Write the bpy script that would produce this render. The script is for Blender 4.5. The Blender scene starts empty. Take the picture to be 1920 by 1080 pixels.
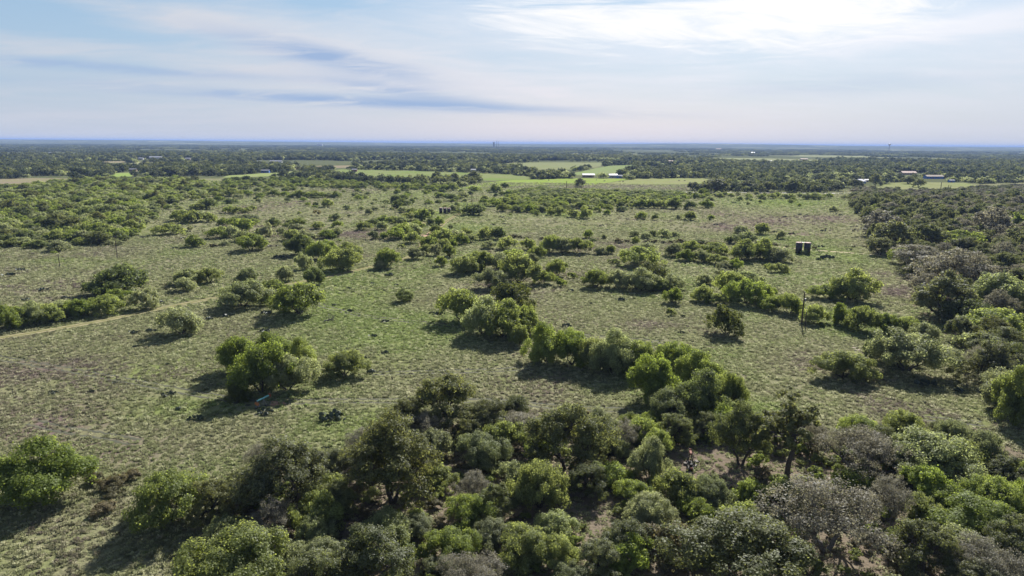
import bpy, math
import numpy as np
from mathutils import Vector, Matrix, Euler

# ------------------------------------------------------------------ camera
scene = bpy.context.scene
COL = scene.collection
RAD = math.radians
CAM_H, PITCH, ROLL, FPX = 50.0, RAD(11.84), RAD(0.42), 1297.0   # FPX: focal length for a 1920 px wide picture
cam_data = bpy.data.cameras.new('camera')
cam_data.sensor_width = 36.0
cam_data.lens = 36.0 * FPX / 1920.0
cam_data.clip_start, cam_data.clip_end = 0.5, 80000.0
cam = bpy.data.objects.new('camera', cam_data)
COL.objects.link(cam)
CAM_R = Euler((math.pi/2 - PITCH, 0, 0)).to_matrix() @ Matrix.Rotation(ROLL, 3, 'Z')
cam.matrix_world = Matrix.Translation((0, 0, CAM_H)) @ CAM_R.to_4x4()
scene.camera = cam

# ------------------------------------------------------------------ light
SUN_AZ, SUN_EL = RAD(20.5), RAD(34)          # azimuth clockwise from +Y (view direction), elevation
SUN_DIR = Vector((math.sin(SUN_AZ)*math.cos(SUN_EL), math.cos(SUN_AZ)*math.cos(SUN_EL), math.sin(SUN_EL)))
SUN_STRENGTH, SKY_STRENGTH, EXPOSURE = 5.0, 0.045, 1.12
sun_data = bpy.data.lights.new('sun', 'SUN')
sun_data.energy, sun_data.angle, sun_data.color = SUN_STRENGTH, RAD(0.6), (1.0, 0.97, 0.91)
sun = bpy.data.objects.new('sun', sun_data)
COL.objects.link(sun)
sun.location = SUN_DIR * 200
sun.rotation_euler = (-SUN_DIR).to_track_quat('-Z', 'Y').to_euler()

world = bpy.data.worlds.new('World')
scene.world = world
world.use_nodes = True

class NT:
    """small helper for node trees"""
    def __init__(s, tree):
        s.t = tree; s.n = tree.nodes; s.l = tree.links
    def add(s, typ, **kw):
        n = s.n.new(typ)
        for k, v in kw.items():
            setattr(n, k, v)
        return n
    def put(s, sock, v):
        if v is None: return
        if hasattr(v, 'is_output') or isinstance(v, bpy.types.NodeSocket):
            s.l.new(v, sock)
        else:
            sock.default_value = v
    def math(s, op, a, b=None, c=None, clamp=False):
        n = s.add('ShaderNodeMath', operation=op, use_clamp=clamp)
        for i, v in enumerate((a, b, c)): s.put(n.inputs[i], v)
        return n.outputs[0]
    def vmath(s, op, a, b=None, out=0):
        n = s.add('ShaderNodeVectorMath', operation=op)
        s.put(n.inputs[0], a); s.put(n.inputs[1], b)
        return n.outputs[out]
    def mix(s, f, a, b, blend='MIX'):
        n = s.add('ShaderNodeMix', data_type='RGBA', blend_type=blend)
        s.put(n.inputs[0], f); s.put(n.inputs[6], a); s.put(n.inputs[7], b)
        return n.outputs[2]
    def noise(s, vec, scale, detail=3, rough=0.55, dist=0.0):
        n = s.add('ShaderNodeTexNoise')
        s.put(n.inputs['Vector'], vec)
        n.inputs['Scale'].default_value = scale; n.inputs['Detail'].default_value = detail
        n.inputs['Roughness'].default_value = rough; n.inputs['Distortion'].default_value = dist
        return n.outputs[0]
    def ramp(s, f, lo, hi, smooth=True):
        n = s.add('ShaderNodeMapRange', interpolation_type='SMOOTHSTEP' if smooth else 'LINEAR')
        s.put(n.inputs[0], f); n.inputs[1].default_value = lo; n.inputs[2].default_value = hi
        return n.outputs[0]
    def comb(s, x, y, z):
        n = s.add('ShaderNodeCombineXYZ')
        for i, v in enumerate((x, y, z)): s.put(n.inputs[i], v)
        return n.outputs[0]
    def sep(s, v):
        n = s.add('ShaderNodeSeparateXYZ'); s.put(n.inputs[0], v)
        return n.outputs

def rgba(c): return (c[0], c[1], c[2], 1.0)

def build_sky():
    w = NT(world.node_tree); w.n.clear()
    out = w.add('ShaderNodeOutputWorld'); bg = w.add('ShaderNodeBackground')
    w.l.new(bg.outputs[0], out.inputs[0])
    sky = w.add('ShaderNodeTexSky', sky_type='NISHITA', sun_disc=False, sun_elevation=SUN_EL, sun_rotation=SUN_AZ,
                altitude=150, air_density=1.0, dust_density=1.2, ozone_density=1.6)
    d = w.add('ShaderNodeTexCoord').outputs['Generated']
    d = w.vmath('NORMALIZE', d)
    x, y, z = w.sep(d)
    zc = w.math('MAXIMUM', z, 0.0)
    az = w.math('ARCTAN2', x, y)               # 0 straight ahead, positive to the right
    el = w.math('ARCSINE', zc)
    # a thin cloud layer seen at a grazing angle: noise on a curved sheet
    k = w.math('DIVIDE', 1.0, w.math('ADD', zc, 0.09))
    sheet = w.comb(w.math('MULTIPLY', x, k), w.math('MULTIPLY', y, k), 0.0)
    rot = w.add('ShaderNodeMapping'); w.put(rot.inputs[0], sheet)
    rot.inputs['Rotation'].default_value = (0, 0, RAD(-28)); rot.inputs['Scale'].default_value = (0.55, 1.0, 1.0)
    warp = w.noise(rot.outputs[0], 0.9, 3)
    v2 = w.vmath('ADD', rot.outputs[0], w.comb(w.math('MULTIPLY', warp, 1.1), w.math('MULTIPLY', warp, 0.7), 0.0))
    streak = w.noise(v2, 0.55, 7, 0.6, 0.2)
    fine = w.noise(v2, 2.6, 6, 0.62, 0.3)
    # slow change across the sky: clear to the far left and far right of the sun's quarter, thick below the sun
    def blob(a0, e0, wa, we, tilt=0.0):
        da = w.math('DIVIDE', w.math('SUBTRACT', az, RAD(a0)), RAD(wa))
        ee = w.math('SUBTRACT', el, w.math('ADD', RAD(e0), w.math('MULTIPLY', w.math('SUBTRACT', az, RAD(a0)), tilt)))
        de = w.math('DIVIDE', ee, RAD(we))
        r = w.math('ADD', w.math('MULTIPLY', da, da), w.math('MULTIPLY', de, de))
        return w.math('EXPONENT', w.math('MULTIPLY', r, -1.0))
    def show(c): return rgba(tuple(v/2**EXPOSURE for v in c))
    def total(*terms):
        out_ = terms[0]
        for q in terms[1:]: out_ = w.math('ADD', out_, q)
        return out_
    def times(a_, b_): return w.math('MULTIPLY', a_, b_)
    # veil: thin streaked cirrus everywhere, denser toward the horizon where the layer is seen edge-on
    veil = total(times(w.ramp(streak, 0.34, 0.66), 0.60), times(w.ramp(fine, 0.40, 0.75), 0.28))
    # long streaks and banks
    long1 = times(blob(-19, 7.6, 20, 1.15, -0.17), w.math('ADD', 0.35, fine))
    long2 = times(blob(-15, 4.9, 24, 0.7, -0.07), w.math('ADD', 0.25, fine))
    long3 = times(blob(30, 7.6, 9, 0.8, 0.14), w.math('ADD', 0.2, fine))
    clear = total(blob(-32, 9.6, 8, 3.0), times(blob(-14, 10.3, 7, 1.6), 0.6), times(blob(33, 10.4, 4.5, 1.5), 1.0), times(blob(9.5, 10.8, 5, 0.8), 0.9), times(blob(18, 8.0, 4, 0.5), 0.5))
    c = total(veil, long1, times(long2, 0.7), times(long3, 0.9))
    c = w.math('SUBTRACT', c, times(clear, 0.55))
    # thick broken bank below the sun
    bank = total(times(blob(22, 9.6, 10, 2.9), 1.3), times(blob(5, 9.2, 8.5, 2.4, 0.0), 0.80))
    crisp = w.noise(v2, 4.2, 6, 0.65, 0.5)
    bank = w.ramp(total(bank, times(w.math('SUBTRACT', crisp, 0.5), 1.9), times(w.math('SUBTRACT', fine, 0.5), 1.2)), 0.22, 1.25)
    bank = times(bank, w.ramp(total(blob(22, 10.4, 11, 3.4), blob(6, 9.4, 11, 3.0)), 0.12, 0.5))
    dk = total(times(blob(-14.5, 6.3, 7.0, 0.8, -0.17), 1.3), times(blob(-9.5, 4.0, 6, 0.5, -0.12), 0.8), times(blob(-12, 3.1, 17, 0.42, -0.035), 1.2), times(blob(-30, 4.9, 10, 0.34, -0.02), 1.0), times(blob(24, 4.2, 9, 0.8, 0.04), 0.25))
    dk = times(dk, w.ramp(w.noise(v2, 1.9, 5, 0.62, 0.5), 0.28, 0.58))
    c = w.math('MAXIMUM', w.math('MINIMUM', c, 1.0), 0.0)
    c = times(c, w.math('SUBTRACT', 1.0, times(w.ramp(el, RAD(11), RAD(42)), 0.75)))   # overhead the thin layer is seen through
    toward = w.math('MAXIMUM', w.vmath('DOT_PRODUCT', d, tuple(SUN_DIR), out=1), 0.0)
    glow = w.math('POWER', toward, 7.0)
    base = w.mix(1.0, sky.outputs[0], (SKY_STRENGTH,)*3 + (1,), 'MULTIPLY')
    low = w.math('SUBTRACT', 1.0, w.ramp(el, RAD(9), RAD(40)))
    base = w.mix(times(low, 0.62), base, show((0.30, 0.54, 0.80)))
    lum = w.math('DIVIDE', total(0.70, times(glow, 0.75)), 2**EXPOSURE)
    cl = w.vmath('MULTIPLY', (0.97, 0.985, 1.05), w.comb(lum, lum, lum))
    col = w.mix(times(c, 0.90), base, cl)
    band = w.math('EXPONENT', times(el, -11.0))
    warm = times(blob(6, 2.2, 17, 3.2), 0.95)
    hz = w.mix(warm, show((0.62, 0.65, 0.75)), show((0.86, 0.77, 0.80)))
    col = w.mix(times(band, 0.88), col, hz)
    col = w.mix(w.math('MULTIPLY', dk, 0.85, clamp=True), col, show((0.36, 0.49, 0.72)))
    col = w.mix(bank, col, show((1.05, 1.04, 1.04)))
    w.l.new(col, bg.inputs[0]); bg.inputs[1].default_value = 1.0
build_sky()

vs = scene.view_settings
vs.view_transform = 'Standard'; vs.look = 'None'; vs.exposure = EXPOSURE; vs.gamma = 1.0; vs.use_curve_mapping = False
cy = scene.cycles
cy.max_bounces, cy.diffuse_bounces, cy.glossy_bounces, cy.transmission_bounces, cy.volume_bounces = 5, 3, 2, 3, 0
cy.transparent_max_bounces = 8
cy.use_denoising = True
cy.caustics_reflective = cy.caustics_refractive = False

def view_ray(px, py):
    """direction through a point of the 1920x1080 survey picture"""
    return CAM_R @ Vector(((px-960)/FPX, -(py-540)/FPX, -1.0))
def ground_at(px, py):
    r = view_ray(px, min(max(py, 269.5), 1400))
    t = -CAM_H / min(r.z, -0.0012)
    return Vector((r.x*t, r.y*t, 0.0))
def depth_of(p):
    return -(CAM_R.transposed() @ (Vector(p) - Vector((0, 0, CAM_H)))).z
def to_px(p):
    c = CAM_R.transposed() @ (Vector(p) - Vector((0, 0, CAM_H)))
    return 960 + FPX*c.x/-c.z, 540 - FPX*c.y/-c.z

# ------------------------------------------------------------------ mesh and object helpers
class MB:
    """collects vertices and polygons, then links them as one mesh"""
    def __init__(s): s.v = []; s.f = []; s.n = 0
    def add(s, verts, faces):
        verts = np.asarray(verts, float).reshape(-1, 3)
        s.v.append(verts)
        for f in faces: s.f.append(tuple(i + s.n for i in f))
        s.n += len(verts)
        return s
    def box(s, c, size, rz=0.0, taper=1.0):
        x, y, z = size[0]/2, size[1]/2, size[2]/2
        P = np.array([(-x,-y,-z),(x,-y,-z),(x,y,-z),(-x,y,-z),(-x*taper,-y*taper,z),(x*taper,-y*taper,z),(x*taper,y*taper,z),(-x*taper,y*taper,z)])
        ca, sa = math.cos(rz), math.sin(rz)
        Q = P.copy(); Q[:,0] = P[:,0]*ca - P[:,1]*sa; Q[:,1] = P[:,0]*sa + P[:,1]*ca
        return s.add(Q + np.array(c), [(0,3,2,1),(4,5,6,7),(0,1,5,4),(1,2,6,5),(2,3,7,6),(3,0,4,7)])
    def tube(s, P, R, n=6, caps=True):
        P = np.asarray(P, float); k = len(P)
        R = np.broadcast_to(np.asarray(R, float), (k,))
        T = np.gradient(P, axis=0); T /= np.linalg.norm(T, axis=1)[:, None] + 1e-9
        up = np.where(np.abs(T[:, 2:3]) > 0.9, np.array([[1.0, 0, 0]]), np.array([[0, 0, 1.0]]))
        U = np.cross(T, up); U /= np.linalg.norm(U, axis=1)[:, None] + 1e-9
        W = np.cross(T, U)
        a = np.arange(n)*2*math.pi/n
        V = P[:, None, :] + R[:, None, None]*(np.cos(a)[None, :, None]*U[:, None, :] + np.sin(a)[None, :, None]*W[:, None, :])
        F = [(i*n+j, i*n+(j+1) % n, (i+1)*n+(j+1) % n, (i+1)*n+j) for i in range(k-1) for j in range(n)]
        if caps: F += [tuple(range(n)), tuple((k-1)*n + j for j in reversed(range(n)))]
        return s.add(V.reshape(-1, 3), F)
    def bar(s, a, b, r, n=6): return s.tube([a, b], [r, r], n)
    def lathe(s, prof, c=(0, 0, 0), n=24):
        a = np.arange(n)*2*math.pi/n
        V = np.array([(r*math.cos(t)+c[0], r*math.sin(t)+c[1], z+c[2]) for r, z in prof for t in a])
        k = len(prof)
        F = [(i*n+j, i*n+(j+1) % n, (i+1)*n+(j+1) % n, (i+1)*n+j) for i in range(k-1) for j in range(n)]
        F += [tuple(reversed(range(n))), tuple((k-1)*n + j for j in range(n))]
        return s.add(V, F)
    def mesh(s, name, mat=None, smooth=False):
        me = bpy.data.meshes.new(name)
        V = np.concatenate(s.v)
        me.from_pydata(V.tolist(), [], s.f)
        if smooth: me.polygons.foreach_set('use_smooth', [True]*len(me.polygons))
        if mat: me.materials.append(mat)
        me.update()
        return me
    def obj(s, name, mat, parent=None, smooth=False):
        return link(name, s.mesh(name, mat, smooth), parent)

def link(name, data, parent=None):
    o = bpy.data.objects.new(name, data)
    COL.objects.link(o)
    if parent: o.parent = parent
    return o
def tag(o, label=None, cat=None, group=None, kind=None):
    for k, v in (('label', label), ('category', cat), ('group', group), ('kind', kind)):
        if v: o[k] = v
    return o
def thing(name, loc, label, cat, group=None, rz=0.0):
    e = bpy.data.objects.new(name, None)
    e.empty_display_size = 0.3
    COL.objects.link(e)
    e.location = loc; e.rotation_euler = (0, 0, rz)
    return tag(e, label, cat, group)
def quad_mesh(name, V, nq, mat):
    """V: (nq*4,3) array of separate quads"""
    me = bpy.data.meshes.new(name)
    me.vertices.add(nq*4); me.loops.add(nq*4); me.polygons.add(nq)
    me.vertices.foreach_set('co', V.astype(np.float32).ravel())
    idx = np.arange(nq*4, dtype=np.int32)
    me.loops.foreach_set('vertex_index', idx)
    me.polygons.foreach_set('loop_start', idx[::4].copy())
    me.materials.append(mat)
    me.update(calc_edges=True)
    return me

# ------------------------------------------------------------------ materials
def new_mat(name):
    m = bpy.data.materials.new(name); m.use_nodes = True
    t = NT(m.node_tree); t.n.clear()
    out = t.add('ShaderNodeOutputMaterial')
    return m, t, out
def leaf_mat(name, a, b, gloss=0.05, trans=0.42, spread=0.55, tint=(1.15, 1.2, 0.6)):
    m, t, out = new_mat(name)
    rnd = t.add('ShaderNodeObjectInfo').outputs['Random']
    isl = t.add('ShaderNodeNewGeometry').outputs['Random Per Island']
    col = t.mix(rnd, rgba(a), rgba(b))
    val = t.math('ADD', 1.0 - spread*0.5, t.math('MULTIPLY', isl, spread))
    val = t.math('MULTIPLY', val, t.math('ADD', 0.82, t.math('MULTIPLY', t.math('FRACT', t.math('MULTIPLY', rnd, 17.3)), 0.36)))
    col = t.vmath('MULTIPLY', col, t.comb(val, val, val))
    df = t.add('ShaderNodeBsdfDiffuse'); t.put(df.inputs[0], col)
    tr = t.add('ShaderNodeBsdfTranslucent'); t.put(tr.inputs[0], t.vmath('MULTIPLY', col, tint))
    mx = t.add('ShaderNodeMixShader'); mx.inputs[0].default_value = trans
    t.l.new(df.outputs[0], mx.inputs[1]); t.l.new(tr.outputs[0], mx.inputs[2])
    gl = t.add('ShaderNodeBsdfGlossy'); gl.inputs[0].default_value = (0.9, 0.92, 0.95, 1); gl.inputs['Roughness'].default_value = 0.5
    m2 = t.add('ShaderNodeMixShader'); m2.inputs[0].default_value = gloss
    t.l.new(mx.outputs[0], m2.inputs[1]); t.l.new(gl.outputs[0], m2.inputs[2])
    t.l.new(m2.outputs[0], out.inputs[0])
    return m
def plain_mat(name, a, b=None, scale=2.0, rough=0.85, metal=0.0, bump=0.0):
    m, t, out = new_mat(name)
    p = t.add('ShaderNodeBsdfPrincipled')
    tc = t.add('ShaderNodeTexCoord').outputs['Object']
    n = t.noise(tc, scale, 5, 0.62)
    t.put(p.inputs['Base Color'], t.mix(t.ramp(n, 0.35, 0.68), rgba(a), rgba(b or a)))
    p.inputs['Roughness'].default_value = rough; p.inputs['Metallic'].default_value = metal
    if bump:
        bn = t.add('ShaderNodeBump'); bn.inputs['Strength'].default_value = bump; t.put(bn.inputs['Height'], t.noise(tc, scale*3, 4))
        t.l.new(bn.outputs[0], p.inputs['Normal'])
    t.l.new(p.outputs[0], out.inputs[0])
    return m

M = {}
M['mesq'] = leaf_mat('mesquite leaves', (0.155, 0.196, 0.050), (0.198, 0.222, 0.098), 0.010, 0.56, 0.7, (2.0, 1.95, 1.1))
M['mesq_pale'] = leaf_mat('pale mesquite leaves', (0.220, 0.245, 0.120), (0.250, 0.262, 0.160), 0.012, 0.54, 0.7, (1.75, 1.75, 1.2))
M['oak'] = leaf_mat('live oak leaves', (0.102, 0.116, 0.050), (0.138, 0.144, 0.080), 0.015, 0.48, 0.9, (1.9, 1.9, 1.1))
M['grey'] = leaf_mat('grey oak leaves', (0.198, 0.182, 0.138), (0.200, 0.188, 0.150), 0.015, 0.45, 0.9, (1.4, 1.4, 1.1))
M['olive'] = leaf_mat('olive oak leaves', (0.140, 0.146, 0.062), (0.122, 0.136, 0.064), 0.012, 0.50, 0.9, (1.85, 1.8, 1.05))
M['mesq_dark'] = leaf_mat('dark mesquite leaves', (0.098, 0.122, 0.044), (0.120, 0.140, 0.062), 0.012, 0.52, 0.8, (1.9, 1.9, 1.1))
M['greygreen'] = leaf_mat('grey-green leaves', (0.158, 0.180, 0.088), (0.180, 0.192, 0.112), 0.012, 0.48, 0.8, (1.7, 1.7, 1.15))
M['oak_dark'] = leaf_mat('dark evergreen oak leaves', (0.060, 0.074, 0.038), (0.082, 0.092, 0.054), 0.012, 0.42, 0.8, (1.7, 1.7, 1.2))
M['huis'] = leaf_mat('feathery olive leaves', (0.104, 0.118, 0.036), (0.094, 0.110, 0.038), 0.01, 0.48, 0.6, (1.8, 1.7, 1.0))
M['cactus'] = plain_mat('prickly pear pads', (0.035, 0.055, 0.032), (0.060, 0.070, 0.050), 3.0, 0.6)
M['drybrush'] = leaf_mat('dry grey brush', (0.165, 0.140, 0.082), (0.120, 0.118, 0.062), 0.01, 0.40, 0.7, (1.5, 1.45, 1.0))
M['yellow'] = leaf_mat('yellowing leaves', (0.34, 0.27, 0.07), (0.30, 0.25, 0.08), 0.04, 0.4)
M['bark'] = plain_mat('dark bark', (0.050, 0.040, 0.032), (0.085, 0.072, 0.060), 5.0, 0.95, 0, 0.4)
M['dead'] = plain_mat('weathered dead wood', (0.15, 0.135, 0.12), (0.07, 0.06, 0.055), 5.0, 0.95, 0, 0.4)

# ------------------------------------------------------------------ tree generator
SPEC = {  # W crown width, H height, lobes, lobe radius, cluster radius share, clusters per lobe, flatness, crown bottom share, trunk radius, stems
    'mesq': dict(W=8.0, H=5.2, K=(7, 10), lr=(0.19, 0.27), cr=(0.055, 0.100), cl=22, flat=0.85, zlo=0.24, zhi=0.68, tr=0.13, stems=(2, 4), split=0.12, leaf=0.165, shell=0.35),
    'oak':  dict(W=13.0, H=9.5, K=(10, 14), lr=(0.14, 0.21), cr=(0.036, 0.070), cl=24, flat=0.70, zlo=0.27, zhi=0.76, tr=0.30, stems=(1, 3), split=0.20, leaf=0.20, shell=0.3),
    'tall': dict(W=10.0, H=12.0, K=(9, 11), lr=(0.14, 0.20), cr=(0.035, 0.06), cl=13, flat=0.70, zlo=0.46, zhi=0.86, tr=0.28, stems=(1, 1), split=0.42, leaf=0.24, shell=0.3),
    'wisp': dict(W=12.5, H=9.0, K=(10, 13), lr=(0.15, 0.22), cr=(0.036, 0.070), cl=26, flat=0.66, zlo=0.32, zhi=0.78, tr=0.26, stems=(2, 4), split=0.16, leaf=0.155, shell=0.2),
    'huis': dict(W=7.0, H=5.6, K=(8, 10), lr=(0.22, 0.28), cr=(0.05, 0.08), cl=30, flat=1.0, zlo=0.12, zhi=0.62, tr=0.11, stems=(3, 5), split=0.08, leaf=0.16, shell=0.4),
    'shrub': dict(W=3.2, H=2.2, K=(4, 6), lr=(0.20, 0.30), cr=(0.07, 0.12), cl=9, flat=0.85, zlo=0.30, zhi=0.66, tr=0.05, stems=(3, 4), split=0.06, leaf=0.17, shell=0.5),
}
def unit(v): return v/(np.linalg.norm(v, axis=-1, keepdims=True) + 1e-9)
def make_tree(kind, seed, n_leaf, leaf_k=1.0, branches=2):
    """-> (trunk MB, leaf quad array, n) for a tree whose crown is about W wide and H high"""
    S = SPEC[kind]; g = np.random.default_rng(seed)
    W, H = S['W'], S['H']
    K = g.integers(*S['K'])
    lob = []
    a0 = g.random()*6.28; ell = g.uniform(0.85, 1.2)
    for i in range(K):
        th = a0 + i*2.399 + g.normal()*0.25
        rr = 0.36*W*math.sqrt((i + 0.4)/K)*g.uniform(0.85, 1.1)
        q = rr/(0.36*W)
        zc = H*(S['zhi'] - (S['zhi']-S['zlo'])*q**1.6*g.uniform(0.6, 1.15))
        big = g.uniform(0.78, 1.15) if kind in ('mesq', 'huis') else g.uniform(0.62, 1.22)
        lob.append((rr*math.cos(th)*ell, rr*math.sin(th)/ell, zc*g.uniform(0.9, 1.12), W*g.uniform(*S['lr'])*big, H*g.uniform(0.20, 0.28)*big))
    cen, rad, lid, outw = [], [], [], []
    for li, (x, y, z, rx, rz) in enumerate(lob):
        for _ in range(S['cl']):
            d = unit(g.normal(size=3))
            if d[2] < -0.45 and g.random() < 0.55: d[2] *= -1
            k = g.uniform(0.72, 1.06) if g.random() < 0.85 else g.uniform(0.2, 0.6)
            p = np.array([x, y, z]) + d*np.array([rx, rx, rz])*k
            p[2] = max(p[2], H*0.10)
            cen.append(p); rad.append(W*g.uniform(*S['cr'])); lid.append(li); outw.append(d)
    cen = np.array(cen); rad = np.array(rad); outw = np.array(outw)
    # leaves
    w = rad**2*g.uniform(0.5, 1.3, len(rad)); w /= w.sum()
    ci = g.choice(len(rad), n_leaf, p=w)
    d = unit(g.normal(size=(n_leaf, 3)))
    r = rad[ci]*(S['shell'] + (1.05-S['shell'])*g.random(n_leaf)**0.6)*np.where(g.random(n_leaf) < 0.08, g.uniform(1.1, 1.9, n_leaf), 1.0)
    off = d*r[:, None]; off[:, 2] *= S['flat']
    P = cen[ci] + off
    P[:, 2] = np.maximum(P[:, 2], 0.12)
    ls = S['leaf']*leaf_k*g.uniform(0.6, 1.35, n_leaf)
    nrm = unit(0.6*d + 0.6*outw[ci] + np.array([0, 0, 0.55]) + 0.55*g.normal(size=(n_leaf, 3)))
    t = unit(np.cross(nrm, g.normal(size=(n_leaf, 3)))); b = np.cross(nrm, t)
    t = t*(ls*0.72)[:, None]; b = b*(ls*0.46)[:, None]
    Q = np.stack([P + t, P + b, P - t, P - b], axis=1).reshape(-1, 3)
    # trunk, limbs, branches
    mb = MB()
    ns = int(g.integers(S['stems'][0], S['stems'][1] + 1))
    def limb(a, bb, r0, r1, n, seg, wob):
        u = np.linspace(0, 1, seg+1)[:, None]
        P_ = a*(1-u) + bb*u
        L = np.linalg.norm(bb-a)
        P_[1:-1] += g.normal(size=(seg-1, 3))*wob*L
        P_[:, 2] += (np.sin(u[:, 0]*math.pi)*0.08*L)
        mb.tube(P_, np.linspace(r0, r1, seg+1), n, caps=False)
        return P_
    roots = []
    for i in range(ns):
        th = 6.28*i/ns + g.normal()*0.4
        base = np.array([math.cos(th), math.sin(th), 0])*S['tr']*(0.9 if ns > 1 else 0.0) + np.array([0, 0, -0.15])
        lean = 0.05 + 0.07*(ns > 1)
        top = base + np.array([math.cos(th)*W*lean, math.sin(th)*W*lean, H*S['split']*g.uniform(0.9, 1.5) + 0.2])
        tr = S['tr']*(1.0 if ns == 1 else 0.72)
        limb(base, top, tr*1.25, tr*0.85, 7, 4, 0.03)
        roots.append((top, tr))
    for li, (x, y, z, rx, rz) in enumerate(lob):
        c = np.array([x, y, z - rz*0.35])
        top, tr = min(roots, key=lambda q: np.linalg.norm(q[0]-c))
        P_ = limb(top, c, tr*0.62, tr*0.26, 5, 5, 0.045)
        if branches:
            mine = [i for i in range(len(lid)) if lid[i] == li]
            for i in mine[::1 if branches > 1 else 3]:
                s0 = P_[int(g.integers(2, 6))]
                limb(s0, cen[i], tr*0.16, tr*0.05, 3, 3, 0.06)
    return mb, Q, n_leaf

LIB = {}
LOD = {  # leaves and leaf enlargement by level: 0 near ... 3 far
    'mesq': ((38000, 0.82), (18000, 1.15), (5200, 1.9), (460, 4.6)),
    'oak': ((32000, 0.84), (17000, 1.2), (5000, 2.2), (460, 5.0)),
    'tall': ((12000, 0.85), (4000, 1.4), (2000, 2.2), (400, 5.0)),
    'wisp': ((16000, 0.85), (10000, 1.45), (3400, 2.6), (460, 5.0)),
    'huis': ((22000, 0.8), (6000, 1.4), (2000, 2.4), (400, 5.0)),
    'shrub': ((4200, 0.75), (1600, 1.2), (600, 2.0), (120, 4.0)),
}
NVAR = {'mesq': 8, 'oak': 7, 'wisp': 5, 'tall': 3, 'huis': 2, 'shrub': 5}
def tree_meshes(kind, lod, var):
    key = (kind, lod, var)
    if key not in LIB:
        n, k = LOD[kind][lod]
        mb, Q, nq = make_tree(kind, 1000 + 37*var + sum(map(ord, kind)), n, k, 2 if lod == 0 else (1 if lod == 1 else 0))
        LIB[key] = (mb.mesh('trunk', M['dead' if kind == 'wisp' else 'bark']), quad_mesh('crown', Q, nq, M['mesq']))
    return LIB[key]
def crown_object(me, leafmat, parent):
    """crowns share mesh data; the leaf material sits on the object"""
    o = link('crown', me, parent)
    o.material_slots[0].link = 'OBJECT'; o.material_slots[0].material = M[leafmat]
    return o
WHOLE = {}
def whole_tree_mesh(kind, lod, var, leafmat):
    """trunk and crown in one mesh, for trees only a few pixels high"""
    key = (kind, lod, var, leafmat)
    if key not in WHOLE:
        tm, cm = tree_meshes(kind, lod, var)
        V = np.zeros(len(tm.vertices)*3); tm.vertices.foreach_get('co', V)
        C = np.zeros(len(cm.vertices)*3); cm.vertices.foreach_get('co', C)
        V = V.reshape(-1, 3); C = C.reshape(-1, 3); nv = len(V)
        me = bpy.data.meshes.new(kind)
        F = [tuple(p.vertices) for p in tm.polygons] + [tuple(range(nv+4*i, nv+4*i+4)) for i in range(len(C)//4)]
        me.from_pydata(np.vstack([V, C]).tolist(), [], F)
        me.materials.append(M['bark']); me.materials.append(M[leafmat])
        me.polygons.foreach_set('material_index', np.array([0]*len(tm.polygons) + [1]*(len(C)//4), dtype=np.int32))
        me.update()
        WHOLE[key] = me
    return WHOLE[key]

# ------------------------------------------------------------------ scattering for what nobody could count
def scatter(name, pts, scl, rot, idx, sources, label, cat=None, tone=None):
    """one object: copies of the source meshes on points (geometry nodes)"""
    me = bpy.data.meshes.new(name)
    n = len(pts)
    me.vertices.add(n); me.vertices.foreach_set('co', np.asarray(pts, np.float32).ravel())
    def attr(nm, typ, arr, field='value'):
        a = me.attributes.new(nm, typ, 'POINT'); a.data.foreach_set(field, np.asarray(arr).ravel())
    attr('scl', 'FLOAT_VECTOR', np.asarray(scl, np.float32), 'vector')
    attr('rotz', 'FLOAT', np.asarray(rot, np.float32))
    attr('idx', 'INT', np.asarray(idx, np.int32))
    if tone is not None: attr('tone', 'FLOAT', np.asarray(tone, np.float32))
    o = link(name, me)
    tag(o, label, cat, kind='stuff')
    ng = bpy.data.node_groups.new(name + '_nodes', 'GeometryNodeTree')
    ng.interface.new_socket('Geometry', in_out='INPUT', socket_type='NodeSocketGeometry')
    ng.interface.new_socket('Geometry', in_out='OUTPUT', socket_type='NodeSocketGeometry')
    nn, ll = ng.nodes, ng.links
    gi, go = nn.new('NodeGroupInput'), nn.new('NodeGroupOutput')
    join = nn.new('GeometryNodeJoinGeometry')
    for sm in reversed(sources):
        so = bpy.data.objects.new('source', sm)
        oi = nn.new('GeometryNodeObjectInfo'); oi.inputs['Object'].default_value = so
        oi.inputs['As Instance'].default_value = False
        g2 = nn.new('GeometryNodeGeometryToInstance'); ll.new(oi.outputs['Geometry'], g2.inputs[0])
        ll.new(g2.outputs[0], join.inputs[0])
    iop = nn.new('GeometryNodeInstanceOnPoints'); iop.inputs['Pick Instance'].default_value = True
    ll.new(gi.outputs[0], iop.inputs['Points']); ll.new(join.outputs[0], iop.inputs['Instance'])
    def named(nm, typ):
        a = nn.new('GeometryNodeInputNamedAttribute'); a.data_type = typ; a.inputs['Name'].default_value = nm
        return a.outputs['Attribute']
    ll.new(named('idx', 'INT'), iop.inputs['Instance Index'])
    ll.new(named('scl', 'FLOAT_VECTOR'), iop.inputs['Scale'])
    cx = nn.new('ShaderNodeCombineXYZ'); ll.new(named('rotz', 'FLOAT'), cx.inputs[2])
    ll.new(cx.outputs[0], iop.inputs['Rotation'])
    ll.new(iop.outputs[0], go.inputs[0])
    md = o.modifiers.new('scatter', 'NODES'); md.node_group = ng
    return o
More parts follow.
